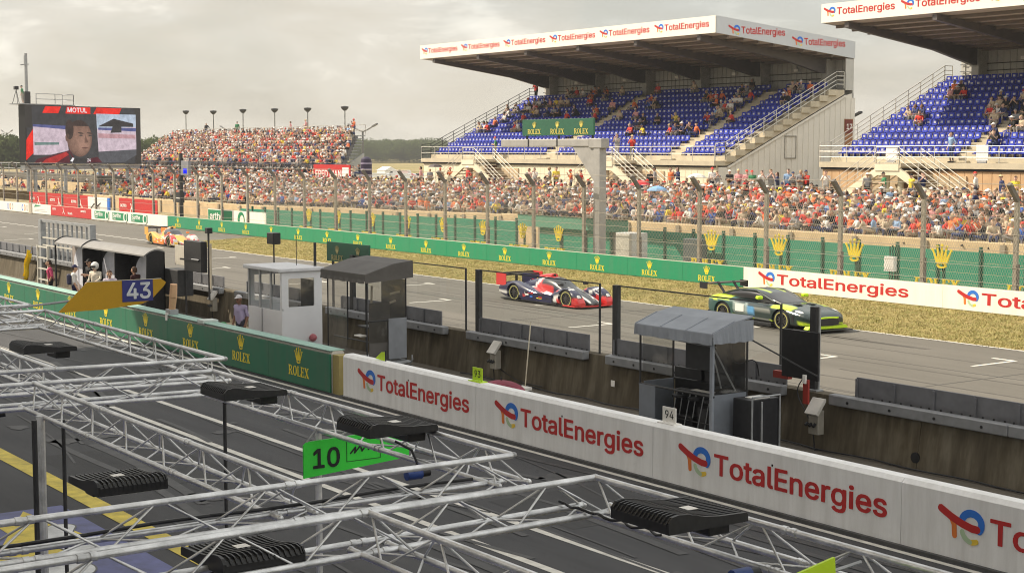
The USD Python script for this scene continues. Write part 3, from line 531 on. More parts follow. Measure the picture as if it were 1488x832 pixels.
obj('lettering', frame(text('43', 0.27, True), (-25.993, 9.955, 3.605), YD, ZD), mat('number_white', (0.55, 0.57, 0.6), 0.5), t)
obj('edge_strip', bar((-26.01, 9.28, 3.93), (-26.01, 10.62, 3.93), .024, .008), mat('edge_cream', (0.6, 0.55, 0.4), 0.5), t)
obj('support_arm', tube((-26.04, 8.0, 3.55), (-26.04, 9.6, 3.66), .02, 8), STEEL, t)
t = thing('number_board', 'acid yellow board at the bottom right under the nearest truss', 'board')
obj('board', prism_x([(7.0, 3.2), (7.5, 3.2), (7.47, 3.54), (7.05, 3.47)], -7.02, -7.0), ACID, t); obj('support_arm', tube((-7.03, 7.0, 3.4), (-7.03, 7.75, 3.46), .012, 6), STEEL, t)
obj('mark', frame(text('7', 0.15, True), (-6.998, 7.28, 3.24), YD, ZD), BLACK, t)

# number plates and small things on the low wall
def plate(x, s, c, label):
    t = thing('number_plate', label, 'number plate', (x, 18.88, 1.1))
    obj('plate', cbox(-.19, .19, -.01, .01, .03, .31, .004), c, t); obj('stand', cat_([box(-.24, .24, -.1, .1, 0, .02), box(-.18, -.14, -.009, .009, .02, .05), box(.14, .18, -.009, .009, .02, .05)]), WHITE if c is WHITE else ACID, t)
    if s:
        m = text(s, 0.15, False); obj('lettering', frame(m, (-m.bounds[1][0] / 2, -.011, .1), XD, ZD), BLACK, t)
plate(-28.35, '93', ACID, 'acid yellow plate with the number 93 on the white wall'); plate(-21.9, '94', WHITE, 'white plate with the number 94 on the white wall')
t = thing('marker_flag', 'folded lime yellow marker with a black edge on the white wall end', 'marker', (-32.6, 18.9, 1.1))
obj('panel', prism_y([(-.26, .02), (.2, .0), (.2, .22), (.02, .2)], -.01, .01), ACID, t); obj('edge', box(.201, .225, -.012, .012, 0, .26), BLACK, t)
t = thing('padded_post', 'tan padded post with a grey base standing on the green wall', 'post', (-45.45, 18.9, 1.1))
obj('sleeve', cat_([tube((-.02, 0, .12), (.1, 0, .55), .10, 10, .12), tube((.1, 0, .55), (.16, 0, .95), .12, 10, .11)]), mat('tan_foam', (0.62, 0.38, 0.22), 0.8), t, smooth=50); obj('base', cbox(-.2, .16, -.14, .14, 0, .16, .01), GREYP, t)
obj('foot', box(-.08, .06, -.2, -.141, -.18, .04), WHITE, t)
t = thing('umbrella', 'half-folded maroon umbrella lying behind the number 93 plate', 'umbrella', (-28.7, 19.75, .75), 20)
um = trimesh.creation.icosphere(2, .48); um.vertices[:, 2] *= .55; um.vertices[:, 0] *= 1.25; a = np.arctan2(um.vertices[:, 1], um.vertices[:, 0]); um.vertices[:, :2] *= (1 - .07 * np.abs(np.cos(4 * a)))[:, None]
obj('canopy', um, mat('maroon_cloth', (0.20, 0.025, 0.05), 0.7, 0, 0.2, 4.0), t); obj('handle', tube((0, 0, -.5), (0, 0, .33), .015, 6), DARK, t)
t = thing('broom', 'white broom with a long pale handle leaning on the pit wall', 'broom', (0, 0, 0))
obj('handle', tube((-32.2, 22.9, .12), (-32.75, 23.47, 1.72), .017, 8), mat('pale_wood', (0.45, 0.4, 0.3), 0.6), t); obj('head', cbox(-32.42, -31.98, 22.78, 22.98, .06, .16, .02), WHITE, t); obj('bristles', box(-32.40, -32.0, 22.82, 22.95, .006, .06), DARK, t)
# ------------------------------------------------------------------ people
SKIN = [(0.52, 0.32, 0.22), (0.60, 0.40, 0.30), (0.42, 0.25, 0.17), (0.22, 0.12, 0.08), (0.64, 0.42, 0.33)]
HAIR = [(0.03, 0.02, 0.015), (0.07, 0.04, 0.025), (0.16, 0.10, 0.05), (0.34, 0.25, 0.14), (0.30, 0.29, 0.28)]
def hull2(p, q, rp, rq, n=8):
    return m3.Manifold.batch_hull([m3.Manifold.sphere(rp, n).translate(tuple(map(float, p))), m3.Manifold.sphere(rq, n).translate(tuple(map(float, q)))])
def person_mesh(J, look, n=8, refine=None, fingers=False, cap=None, extras=()):
    """J: joints of a body facing -y. look: skin, hair, top, legs, shoes, shorts(bool), sleeves 0..1"""
    S, K = look, np.array; bones = []
    def add(p, q, rp, rq, c): bones.append((K(p, float), K(q, float), rp, rq, c))
    sk, top, leg = S['skin'], S['top'], S['legs']
    pel, che, nek, hd = (K(J[k], float) for k in ('pelvis', 'chest', 'neck', 'head'))
    sh = [K(J['shl'], float), K(J['shr'], float)]; hp = [K(J['hil'], float), K(J['hir'], float)]
    parts = []
    parts.append(m3.Manifold.batch_hull([m3.Manifold.sphere(r, n).translate(tuple(p)) for p, r in ((sh[0], .075), (sh[1], .075), (che + K([0, -.03, .02]), .115), (che + K([0, .03, 0]), .10))])); add(sh[0], sh[1], .10, .10, top)
    parts.append(m3.Manifold.batch_hull([m3.Manifold.sphere(r, n).translate(tuple(p)) for p, r in ((che + K([.06, 0, 0]), .12), (che - K([.06, 0, 0]), .12), (pel + K([.07, 0, .02]), .115), (pel - K([.07, 0, -.02]), .115))])); add(che, pel, .15, .13, top)
    add(hp[0], hp[1], .11, .11, leg); parts.append(hull2(hp[0], hp[1], .105, .105, n))
    parts.append(hull2(nek - K([0, 0, .06]), hd - K([0, 0, .06]), .058, .05, n)); add(nek, hd - K([0, 0, .08]), .055, .05, sk)
    f = hd - nek; fw = K(J.get('face', (0, -1, 0)), float); fw /= np.linalg.norm(fw)
    up = f / np.linalg.norm(f); up = up - fw * (up @ fw); up /= np.linalg.norm(up); rt = np.cross(fw, up)
    hs = lambda p, r: m3.Manifold.sphere(r, n).translate(tuple(hd + fw * p[1] + up * p[2] + rt * p[0]))
    parts.append(m3.Manifold.batch_hull([hs((0, -.015, .03), .098), hs((0, .03, .01), .085), hs((0, .055, -.075), .038), hs((0, .0, -.05), .07)])); 
    if n > 8:
        parts += [m3.Manifold.batch_hull([hs((0, .10, .0), .014), hs((0, .128, -.03), .014)]), hs((.088, 0, -.01), .026), hs((-.088, 0, -.01), .026), m3.Manifold.batch_hull([hs((-.025, .098, -.06), .009), hs((.025, .098, -.06), .009)])]
    for i, s in ((0, 'l'), (1, 'r')):
        e, w = K(J['el' + s], float), K(J['wr' + s], float); k, a, t = (K(J[q + s], float) for q in ('kn', 'an', 'to'))
        d = (w - e) / (np.linalg.norm(w - e) + 1e-9); hand = w + d * .10
        add(sh[i], e, .062, .048, top); parts.append(hull2(sh[i], e, .058, .046, n))
        add(e, w, .045, .034, top if S.get('long') else sk); parts.append(hull2(e, w, .043, .032, n))
        add(w, hand, .04, .045, sk); parts.append(hull2(w, w + d * .07, .032, .040, n))
        if fingers:
            sd = np.cross(d, fw); sd = sd / (np.linalg.norm(sd) + 1e-9); dn = np.cross(sd, d)
            for q, L in ((-.03, .075), (-.01, .088), (.01, .084), (.03, .066)):
                b0 = w + d * .085 + sd * q; b1 = b0 + d * L * .55 + dn * .006; b2 = b1 + d * L * .4 + dn * .028
                parts += [hull2(b0, b1, .0105, .0095, n), hull2(b1, b2, .0095, .008, n)]
            b0 = w + d * .03 + sd * -.035; parts.append(hull2(b0, b0 + d * .05 + sd * -.03, .012, .009, n))
        else: parts.append(hull2(w + d * .07, w + d * .13, .038, .026, n))
        add(hp[i], k, .095, .065, leg); parts.append(hull2(hp[i], k, .088, .058, n))
        add(k, a, .062, .045, sk if S.get('shorts') else leg); parts.append(hull2(k, a, .056, .040, n))
        add(a - K([0, 0, .03]), t, .055, .05, S['shoes']); parts.append(hull2(a - K([0, 0, .035]), t, .046, .040, n))
    if cap is not None:
        parts.append(m3.Manifold.batch_hull([hs((0, .0, .065), .098), hs((0, -.02, .04), .100)]))
        if cap == 'cap': parts.append(m3.Manifold.batch_hull([hs((-.06, .08, .062), .012), hs((.06, .08, .062), .012), hs((-.045, .155, .045), .012), hs((.045, .155, .045), .012)]))
        if cap == 'hat': parts.append(m3.Manifold.batch_hull([hs((.16 * math.cos(u), .16 * math.sin(u), .062), .012) for u in np.arange(0, 6.28, .52)]))
    elif S.get('longhair'):
        parts.append(m3.Manifold.batch_hull([hs((0, -.03, .04), .105), hs((0, -.08, -.14), .06)]))
    else: parts.append(m3.Manifold.batch_hull([hs((0, -.022, .045), .1035), hs((0, -.045, -.01), .092)]))
    body = m3.Manifold.batch_boolean(parts, m3.OpType.Add)
    if refine: body = body.refine_to_length(refine)
    m = tri(body)
    if refine: trimesh.smoothing.filter_taubin(m, iterations=6)
    else: m.merge_vertices()
    v = m.vertices; best = np.full(len(v), 9.0); col = np.tile(K(sk, float), (len(v), 1))
    for p, q, rp, rq, c in bones:
        ax = q - p; L2 = ax @ ax + 1e-9; t = np.clip((v - p) @ ax / L2, 0, 1); dd = np.linalg.norm(v - p - t[:, None] * ax, axis=1) - (rp + (rq - rp) * t)
        w = dd < best; best[w] = dd[w]; col[w] = c
    if not S.get('long'):
        for i, s in ((0, 'l'), (1, 'r')): pass
    r = v - hd; y, z = r @ fw, r @ up; head = (np.linalg.norm(r, axis=1) < .21) & (z > -.12) & (np.linalg.norm(v - nek, axis=1) > .075)
    col[head] = sk
    hr = head & ((z > .055) | ((y < -.02) & (z > -.05)) | ((y < -.05) & (z > (-.22 if S.get('longhair') else -.08))))
    col[hr] = S['hair']
    if S.get('longhair'): col[(np.linalg.norm(v - (hd - fw * .08 - up * .12), axis=1) < .11) & (y < -.06)] = S['hair']
    if cap is not None: col[head & (z > .045)] = S['capc']
    if n > 8 and cap is None or n > 8: 
        for ex in (-.036, .036): col[head & (np.linalg.norm(np.c_[r @ rt - ex, z - .004], axis=1) < .013) & (y > .05)] = (.02, .015, .012)
        col[head & (np.abs(z + .06) < .007) & (np.abs(r @ rt) < .026) & (y > .07)] = (.35, .12, .10)
    return m, col
def stand_pose(rng, kind='idle'):
    j = lambda s=.02: rng.uniform(-s, s)
    lean = j(.03)
    J = dict(pelvis=(0, 0, .95), chest=(j(), lean - .01, 1.28), neck=(j(.01), lean - .02, 1.46), head=(j(.02), lean - .05, 1.63), shl=(.185, lean, 1.40), shr=(-.185, lean, 1.40), hil=(.09, 0, .91), hir=(-.09, 0, .91),
             knl=(.11, -.03 + j(), .50), knr=(-.11, -.02 + j(), .50), anl=(.12, .02 + j(.04), .09), anr=(-.12, .02 + j(.04), .09), tol=(.14, -.13, .045), tor=(-.14, -.13, .045))
    A = dict(ell=(.25, .03, 1.12), wrl=(.25, -.10, .88), elr=(-.25, .03, 1.12), wrr=(-.25, -.08, .88))
    if kind == 'fold': A = dict(ell=(.25, -.03, 1.13), wrl=(-.02, -.22, 1.16), elr=(-.25, -.03, 1.12), wrr=(.02, -.24, 1.12))
    if kind == 'phone': A = dict(ell=(.26, -.12, 1.20), wrl=(.07, -.28, 1.46), elr=(-.26, -.12, 1.20), wrr=(-.05, -.28, 1.46))
    if kind == 'hip': A = dict(ell=(.36, .06, 1.14), wrl=(.19, -.02, .97), elr=(-.25, .03, 1.12), wrr=(-.25, -.08, .88))
    if kind == 'reach': A = dict(ell=(.30, -.18, 1.22), wrl=(.26, -.44, 1.12), elr=(-.27, -.05, 1.12), wrr=(-.22, -.30, 1.05))
    J.update(A); return J
def sit_pose(rng, kind='knees'):
    j = lambda s=.03: rng.uniform(-s, s); ln = {'lean': -.22, 'back': .12, 'knees': -.10, 'phone': -.06, 'fold': -.04}[kind] + j(.05); tw = j(.05)
    J = dict(pelvis=(0, 0, .12), chest=(tw * .5, ln * .55, .43), neck=(tw, ln, .60), head=(tw * 1.3, ln - .05, .77), shl=(.185 + tw, ln * .9, .55), shr=(-.185 + tw, ln * .9, .55), hil=(.09, -.02, .11), hir=(-.09, -.02, .11),
             knl=(.14 + j(.06), -.42, .20 + j(.05)), knr=(-.14 + j(.06), -.42, .20 + j(.05)), anl=(.13 + j(.05), -.42 + j(.1), -.22), anr=(-.13 + j(.05), -.42 + j(.1), -.22), face=(j(.5), -1, j(.15)))
    for s in 'lr':
        a = J['an' + s]; J['to' + s] = (a[0] + (.02 if s == 'l' else -.02), a[1] - .15, a[2] - .045)
    if kind in ('knees', 'lean'): A = dict(ell=(.25 + tw, ln - .12, .33), wrl=(.13, -.36, .30), elr=(-.25 + tw, ln - .12, .33), wrr=(-.12, -.36, .30))
    elif kind == 'back': A = dict(ell=(.27 + tw, ln + .10, .32), wrl=(.27, .24, .09), elr=(-.27 + tw, ln + .10, .32), wrr=(-.27, .24, .09))
    elif kind == 'phone': A = dict(ell=(.25 + tw, ln - .18, .40), wrl=(.06 + tw, ln - .33, .62), elr=(-.25 + tw, ln - .18, .40), wrr=(-.06 + tw, ln - .33, .62))
    else: A = dict(ell=(.25 + tw, ln - .05, .30), wrl=(-.01, ln - .22, .33), elr=(-.25 + tw, ln - .05, .30), wrr=(.03, ln - .24, .29))
    J.update(A); return J
def pit_person(label, loc, rz, kind, look, cap=None, seed=0, extra=None):
    t = thing('person', label, 'person', loc, rz, 'crew and marshals by the pit wall'); rng = random.Random(seed)
    m, c = person_mesh(stand_pose(rng, kind), look, 12, .045, True, cap); obj('body', m, _mats['col'], t, smooth=60, col=c)
    if extra: extra(t)
    return t
def lk(top, legs, skin=0, hair=0, long=False, shorts=False, shoes=(.03, .03, .03), capc=(.7, .7, .7), longhair=False):
    return dict(top=top, legs=legs, skin=SKIN[skin], hair=HAIR[hair], long=long, shorts=shorts, shoes=shoes, capc=capc, longhair=longhair)

# ------------------------------------------------------------------ signalling stands between the low wall and the pit wall
CANV = mat('grey_canvas', (0.23, 0.25, 0.285), 0.55, 0, 0.14, 1.8, bump=0.5, bscale=5); CANVB = mat('brown_black_canvas', (0.085, 0.078, 0.072), 0.65, 0, 0.2, 1.8, bump=0.5, bscale=5)
def fr(t, pts, r=.02, m=DARK, name='frame_bar'):
    for a, b in pts: obj(name, tube(a, b, r, 6), m, t)
# grey canopy stand on the right
t = thing('signalling_stand', 'grey canvas canopy stand with black frame and clear film side, behind the number 94 plate', 'signalling stand')
X0, X1, Y0, Y1 = -25.38, -23.04, 21.0, 21.98
fr(t, [((x, y, 0), (x, y, 2.4)) for x in (X0 + .03, X1 - .03) for y in (Y0 + .03, Y1 - .03)] + [((X0, Y0 + .03, 2.38), (X1, Y0 + .03, 2.38)), ((X0, Y1 - .03, 2.38), (X1, Y1 - .03, 2.38)), ((X0 + .03, Y0, 2.37), (X0 + .03, Y1, 2.37)), ((X1 - .03, Y0, 2.37), (X1 - .03, Y1, 2.37)), ((X0, Y0 + .03, 1.25), (X1, Y0 + .03, 1.25)), ((X0, Y1 - .03, 1.3), (X1, Y1 - .03, 1.3))], .025)
rf = prism_x([(Y0 - .06, 2.50), (Y0 - .05, 2.53), (Y0 + .55, 2.74), (Y1 + .05, 2.83), (Y1 + .06, 2.80), (Y0 + .55, 2.71)], X0 - .06, X1 + .05)
obj('canopy', rf, CANV, t)
for k in range(4): x = X0 - .05 + k * .8; obj('seam', bar((x, Y0 - .04, 2.54), (x, Y0 + .55, 2.748), .02, .012), CANV, t)
def wavy(x0, x1, y, z0, z1, n=26, a=.02):
    xs = np.linspace(x0, x1, n); v = []; 
    for i, x in enumerate(xs): v += [(x, y, z1), (x, y - .015 + a * math.sin(i * 1.9) * .6, z0 + .008 * math.sin(i * 1.3))]
    f = [[2 * i, 2 * i + 1, 2 * i + 3] for i in range(n - 1)] + [[2 * i, 2 * i + 3, 2 * i + 2] for i in range(n - 1)]; return trimesh.Trimesh(np.array(v), np.array(f), process=False)
obj('valance', wavy(X0 - .06, X1 + .05, Y0 - .062, 2.30, 2.51), CANV, t)
vs = wavy(Y0 - .06, Y1 + .06, 0, 2.32, 2.5, 18); vs.vertices = np.c_[X1 + .052 - vs.vertices[:, 1], vs.vertices[:, 0], np.where(vs.vertices[:, 2] > 2.45, 2.53 + np.clip((vs.vertices[:, 0] - Y0) / .6, 0, 1) * .22, vs.vertices[:, 2])]
obj('valance', vs, CANV, t)
SIDE = mat('grey_tarpaulin', (0.15, 0.165, 0.19), 0.5, 0, 0.15, 2.0, bump=0.3, bscale=4)
obj('side_panel', cbox(X1 - .04, X1 - .015, Y0 + .05, Y1 - .05, .02, 1.28, .004), SIDE, t); obj('side_panel', cbox(X0 + .06, X0 + .08, Y0 + .1, Y1 - .06, .02, 1.3, .004), SIDE, t)
obj('front_post_sleeve', cbox(X1 - .10, X1 - .005, Y0 - .01, Y0 + .05, .02, 2.4, .01), CANV, t)
obj('clear_film', quad_sheet([(X1 - .02, Y0 + .08, 1.29), (X1 - .02, Y1 - .05, 1.29), (X1 - .02, Y1 - .05, 2.36), (X1 - .02, Y0 + .08, 2.36)]), _mats['film'], t)
obj('clear_film', quad_sheet([(X0 + .05, Y0 + .08, 1.29), (X0 + .05, Y1 - .05, 1.29), (X0 + .05, Y1 - .05, 2.36), (X0 + .05, Y0 + .08, 2.36)]), _mats['film'], t)
mon = cbox(X0 + .75, X1 - .3, Y1 - .32, Y1 - .2, 1.62, 2.26, .01); obj('monitor', mon, BLACK, t)
for k in range(2): obj('monitor', cbox(X0 + .2 + .95 * k, X0 + 1.05 + .95 * k, Y1 - .14, Y1 - .06, 1.35, 1.58, .01), BLACK, t)
obj('equipment_box', cbox(X0 + .55, X0 + 1.1, Y0 + .55, Y1 - .1, .05, .62, .02), BLACK, t); obj('equipment_box', cbox(X0 + 1.2, X1 - .25, Y0 + .6, Y1 - .1, .05, .85, .02), DARK, t); obj('back_cloth', box(X0 + .1, X1 - .1, Y1 - .03, Y1 - .015, .1, 1.3), BLACK, t); obj('back_cloth', box(X0 + .8, X1 - .1, Y1 - .02, Y1 - .01, 1.301, 2.5), BLACK, t); obj('front_panel', cbox(X0 + .03, X0 + .55, Y0 + .0, Y0 + .02, .02, 1.25, .004), SIDE, t); obj('roof_lining', box(X0, X1 - .02, Y0 + .05, Y1, 2.42, 2.45), BLACK, t)
fr(t, [((X1 - .35, Y0 + .25, 2.3), (X1 - .15, Y0 + .75, 1.3)), ((X1 - .42, Y0 + .3, 2.3), (X1 - .3, Y0 + .5, 1.35)), ((X0 + .2, Y0 + .3, 2.25), (X1 - .3, Y0 + .35, 2.2))], .018, STEEL, 'lamp_arm')
obj('desk', cbox(X0 + .5, X1 - .1, Y0 + .62, Y1 - .2, 1.12, 1.16, .008), DARK, t); obj('papers', box(X0 + .9, X0 + 1.5, Y0 + .68, Y0 + .85, 1.161, 1.166), WHITE, t)
fr(t, [((X0 + .45 + .42 * k, Y0 + .45, .05), (X0 + .62 + .42 * k, Y0 + .55, 1.1)) for k in range(4)] + [((X0 + .58 + .42 * k, Y0 + .55, .05), (X0 + .75 + .42 * k, Y0 + .6, 1.1)) for k in range(4)], .012, STEEL, 'stool_leg')
fr(t, [((X0 + .4, Y0 + .5, .55), (X1 - .2, Y0 + .5, .55))], .014, DARK)
for k in range(3): obj('stool_seat', tube((X0 + .7 + .5 * k, Y0 + .55, 1.0), (X0 + .7 + .5 * k, Y0 + .55, 1.05), .16, 10), BLACK, t)
obj('hanging_cable', pipe([(X1 - .05 - .1 * math.sin(q), Y0 + .5 + q * .13, 2.3 - .13 * q - .2 * math.sin(q)) for q in np.linspace(0, 6, 14)], .012, 5), BLACK, t)
obj('strut', bar((X1 + .02, Y1, 2.36), (X1 + .95, Y1 + 1.0, 1.62), .03, .03), DARK, t)
t = thing('flight_case', 'black flight case on its end with a steel frame beside the grey canopy stand', 'case', (-22.6, 21.85, 0))
obj('case', cbox(-.34, .18, -.4, .4, .04, 1.22, .015), BLACK, t); fr(t, [((.2, y, 0), (.2, y, 1.28)) for y in (-.38, .38)] + [((.2, -.38, 1.28), (.2, .38, 1.28)), ((.2, -.38, .06), (.2, .38, .06)), ((.29, -.2, .02), (.29, -.2, 1.2))], .02, STEEL); obj('papers', box(-.2, .1, -.2, .2, 1.222, 1.235), WHITE, t)
# brown canopy stand
t = thing('signalling_stand', 'brown-black canvas canopy stand on a wheeled steel base, the tallest of the stands', 'signalling stand')
X0, X1, Y0, Y1 = -39.3, -37.0, 21.0, 22.3
fr(t, [((x, y, .35), (x, y, 2.7)) for x in (X0 + .03, X1 - .03) for y in (Y0 + .03, Y1 - .03)] + [((X0 + 1.2, Y0 + .02, .9), (X0 + 1.2, Y0 + .02, 2.75)), ((X0, Y0 + .03, 2.72), (X1, Y0 + .03, 2.72)), ((X1 - .03, Y0, 1.5), (X1 - .03, Y1, 1.5))], .022)
obj('canopy', prism_x([(Y0 - .1, 2.62), (Y0 - .1, 2.80), (Y0 + .8, 3.06), (Y1 + .12, 3.13), (Y1 + .12, 2.98), (Y0 + .8, 2.93)], X0 - .15, X1 + .1), CANVB, t)
obj('valance', wavy(X0 - .15, X1 + .1, Y0 - .105, 2.55, 2.66), CANVB, t)
obj('valance', frame(extr(sg.Polygon([(Y0 - .1, 2.56), (Y1 + .12, 2.66), (Y1 + .12, 3.1), (Y0 + .8, 3.04), (Y0 - .1, 2.79)]), .012), (X1 + .101, 0, 0), YD, ZD), CANVB, t)
obj('back_sheet', box(X0 + .95, X1 - .05, Y1 - .05, Y1 - .03, .4, 2.6), CANVB, t); obj('lower_sheet', box(X1 - .05, X1 - .03, Y0 + .1, Y0 + .75, .4, 2.0), CANVB, t)
obj('clear_film', quad_sheet([(X1 - .02, Y0 + .1, .9), (X1 - .02, Y1 - .06, .9), (X1 - .02, Y1 - .06, 2.65), (X1 - .02, Y0 + .1, 2.65)]), _mats['film'], t)
obj('clear_film', quad_sheet([(X0 + .05, Y0 + .03, .5), (X0 + 1.15, Y0 + .03, .5), (X0 + 1.15, Y0 + .03, 2.6), (X0 + .05, Y0 + .03, 2.6)]), _mats['film'], t)
obj('grey_panel', cbox(X1 - .0, X1 + .03, Y1 - .62, Y1 - .04, .42, 1.55, .008), mat('grey_sheet', (0.2, 0.21, 0.23), .6), t)
fr(t, [((X0 + .1, Y0 + .2, .9), (X1 - .1, Y0 + .2, .9))], .02); fr(t, [((X1 - .4, Y0 + .35, 1.0), (X1 - .75, Y0 + .6, 2.4)), ((X1 - .3, Y0 + .75, 1.9), (X1 - .3, Y1 - .2, 2.0)), ((X1 - .25, Y0 + .9, 2.2), (X1 - .25, Y1 - .1, 2.25))], .035, CONC, 'pale_tube')
obj('desk', cbox(X0 + .9, X1 - .15, Y0 + .5, Y1 - .1, 1.2, 1.25, .008), DARK, t); obj('tray', cbox(X1 - .9, X1 - .5, Y0 + .1, Y0 + .3, 1.02, 1.06, .008), WHITE, t)
obj('base_deck', cbox(X0 + .7, X1 + .25, Y0 - .1, Y1, .30, .36, .01), STEEL, t); fr(t, [((X0 + .7, Y0 - .1, z), (X1 + .3, Y0 - .1, z)) for z in (.12, .22)] + [((X0 + .7, Y1, z), (X1 + .3, Y1, z)) for z in (.12, .22)] + [((X1 + .3, Y0 - .1, z), (X1 + .3, Y1, z)) for z in (.12, .22)], .02, DARK, 'base_bar')
for y in (Y0, Y1 - .1): obj('tow_clamp', cat_([pipe([(X1 + .3, y, .3), (X1 + .42, y, .42), (X1 + .40, y, .55)], .025, 6)]), STEEL, t)
for x in (X0 + .9, X1): 
    for y in (Y0, Y1 - .15): obj('wheel', tube((x, y, .1), (x, y + .08, .1), .1, 12), RUBBER, t)
# white cabin
t = thing('timing_cabin', 'small white cabin with a slanted glazed front, behind the green wall', 'cabin')
X0, X1, Y0, Y1 = -44.44, -42.11, 21.0, 22.35; CABW = mat('cabin_white', (0.66, 0.66, 0.68), 0.45, 0, 0.06, 1.2)
fy = lambda z: Y0 + (z - 0.0) * -.0 ; 
def front(x0, x1, z0, z1, th=.04): return box(x0, x1, Y0, Y0 + th, z0, z1)
obj('wall', front(X0, X1, 0, 1.35), CABW, t); obj('wall', box(X1 - .04, X1, Y0 + .041, Y1, 0, 1.42), CABW, t); obj('wall', box(X0, X0 + .04, Y0 + .041, Y1, 0, 1.35), CABW, t); obj('wall', box(X0 + .041, X1 - .041, Y1 - .04, Y1, 0, 1.2), CABW, t)
obj('side_frame', frame(extr(sg.box(Y0 + .002, 1.421, Y1, 2.52).difference(sg.box(Y0 + .26, 1.5, Y1 - .3, 2.28).buffer(.04)), .04), (X1 - .04, 0, 0), YD, ZD), CABW, t)
obj('side_frame', frame(extr(sg.box(Y0 + .002, 1.36, Y1, 2.52).difference(sg.box(Y0 + .2, 1.5, Y1 - .2, 2.3)), .04), (X0, 0, 0), YD, ZD), CABW, t)
obj('window_pane', quad_sheet([(X1 - .02, Y0 + .22, 1.46), (X1 - .02, Y1 - .26, 1.46), (X1 - .02, Y1 - .26, 2.32), (X1 - .02, Y0 + .22, 2.32)]), _mats['film'], t)
for x in (X0 + .02, X0 + .8, X0 + 1.55, X1 - .09): obj('mullion', box(x - .035, x + .05, Y0 - .0, Y0 + .05, 1.351, 2.5), CABW if x > X1 - .3 else GREYP, t)
obj('window_pane', quad_sheet([(X0, Y0 + .03, 1.36), (X1, Y0 + .03, 1.36), (X1, Y0 + .03, 2.48), (X0, Y0 + .03, 2.48)]), _mats['pane'], t)
obj('roof', cbox(X0 - .12, X1 + .06, Y0 - .12, Y1 + .08, 2.521, 2.63, .02), mat('cabin_roof', (0.58, 0.58, 0.60), 0.5, 0, 0.1), t)
for x in (X0 + .98,): obj('rail', box(x - .02, x + .02, Y0 - .02, Y0 - .001, .3, 1.35), GREYP, t)
obj('desk', box(X0 + .2, X1 - .2, Y1 - .6, Y1 - .1, 1.0, 1.04), DARK, t); obj('dark_curtain', box(X0 + 1.0, X1 - .5, Y1 - .035, Y1 - .02, 1.2, 2.2), DARK, t); obj('mast', tube((X0 + 1.9, Y1, 2.63), (X0 + 1.9, Y1, 3.35), .045, 8), DARK, t)
obj('antenna', tube((X0 + 1.25, Y1 - .3, 2.63), (X0 + 1.25, Y1 - .3, 3.6), .012, 5), DARK, t)
obj('cable_bundle', trimesh.creation.icosphere(1, .12).apply_translation((X1 + .06, Y1 - .35, .5)), mat('pink_wire', (0.4, 0.12, 0.14), .7), t)
# black arched stands with the team people
for k, (x0, lab) in enumerate(((-63.9, 'black stand with a grey arched roof and a silver rear sheet, behind the pink-shirted man'), (-60.6, 'black stand with grey arched roof and printed end panel, behind the helmeted man'))):
    t = thing('arched_stand', lab, 'signalling stand'); x1 = x0 + (3.2 if k == 0 else 6.5); y0, y1 = 21.45, 22.25
    arc = [(y0 + (y1 - y0) * u, 2.22 + .34 * math.sin(math.pi * (u * .62 + .12))) for u in np.linspace(0, 1, 9)]
    obj('roof', prism_x(arc + [(y, z - .05) for y, z in reversed(arc)], x0, x1), mat('pale_grey_roof', (0.21, 0.205, 0.20), .6, 0, .1), t)
    obj('back_wall', box(x0, x1, y1 - .05, y1, .3, 2.45), BLACK if k else mat('silver_sheet', (0.28, 0.24, 0.22), .5, 0, .3, 2.0, bump=.8, bscale=4), t)
    obj('end_wall', frame(extr(sg.Polygon([(y0 + .05, .3)] + [(y, z - .06) for y, z in arc if y > y0 + .04] + [(y1, .3)]), .04), (x1 - .04, 0, 0), YD, ZD), BLACK, t)
    if k: obj('inner_wall', frame(extr(sg.Polygon([(y0 + .05, .3)] + [(y, z - .06) for y, z in arc if y > y0 + .04] + [(y1, .3)]), .04), (x0 + 3.3, 0, 0), YD, ZD), BLACK, t)
    for xx in ((x0 + .1, x0 + 3.6) if k else (x0 + .1,)):
        oval = sa.scale(sg.Point(0, 0).buffer(1, 12), 1.15, .85).intersection(sg.box(-2, -1, 2, .9))
        obj('printed_panel', frame(extr(oval, .01), (xx + 1.3, y1 - .07, 1.4), XD, ZD), mat('grey_print_panel', (0.55, 0.56, 0.62), .5, 0, .15), t)
        obj('front_post', box(xx - .1, xx - .04, y0, y0 + .06, .3, 2.25), BLACK, t)
    obj('floor', box(x0, x1, y0, y1, .1, .16), DARK, t); obj('sheet_edge', pipe([(x0, y, z + .02) for y, z in arc], .03, 6), DARK, t)
# steel gate in the pit wall
t = thing('steel_gate', 'grey galvanised steel gate of square tubes and mesh in the pit wall at the left', 'gate')
for x, w_ in ((-71.9, .34), (-65.3, .24)): obj('gate_post', box(x - w_ / 2, x + w_ / 2, 23.45, 23.7, 0, 2.95), STEEL, t)
obj('top_beam', box(-71.73, -65.42, 23.5, 23.62, 2.84, 2.95), STEEL, t)
for x in np.arange(-70.9, -65.8, .62): obj('upright', box(x - .05, x + .05, 23.52, 23.6, 1.0, 2.84), STEEL, t)
for z in (1.75, 2.1): obj('cross_rail', box(-71.73, -65.42, 23.51, 23.55, z, z + .06), mat('pale_rail', (0.5, 0.48, 0.42), .6), t)
obj('side_ladder', cat_([box(-71.6, -71.52, 23.2, 23.3, 0, 1.8), box(-70.2, -70.12, 23.2, 23.3, 0, 1.8)] + [box(-71.52, -70.2, 23.22, 23.28, z, z + .06) for z in (.2, .7, 1.2, 1.7)]), mat('pale_rail', (0.5, 0.48, 0.42)), t)
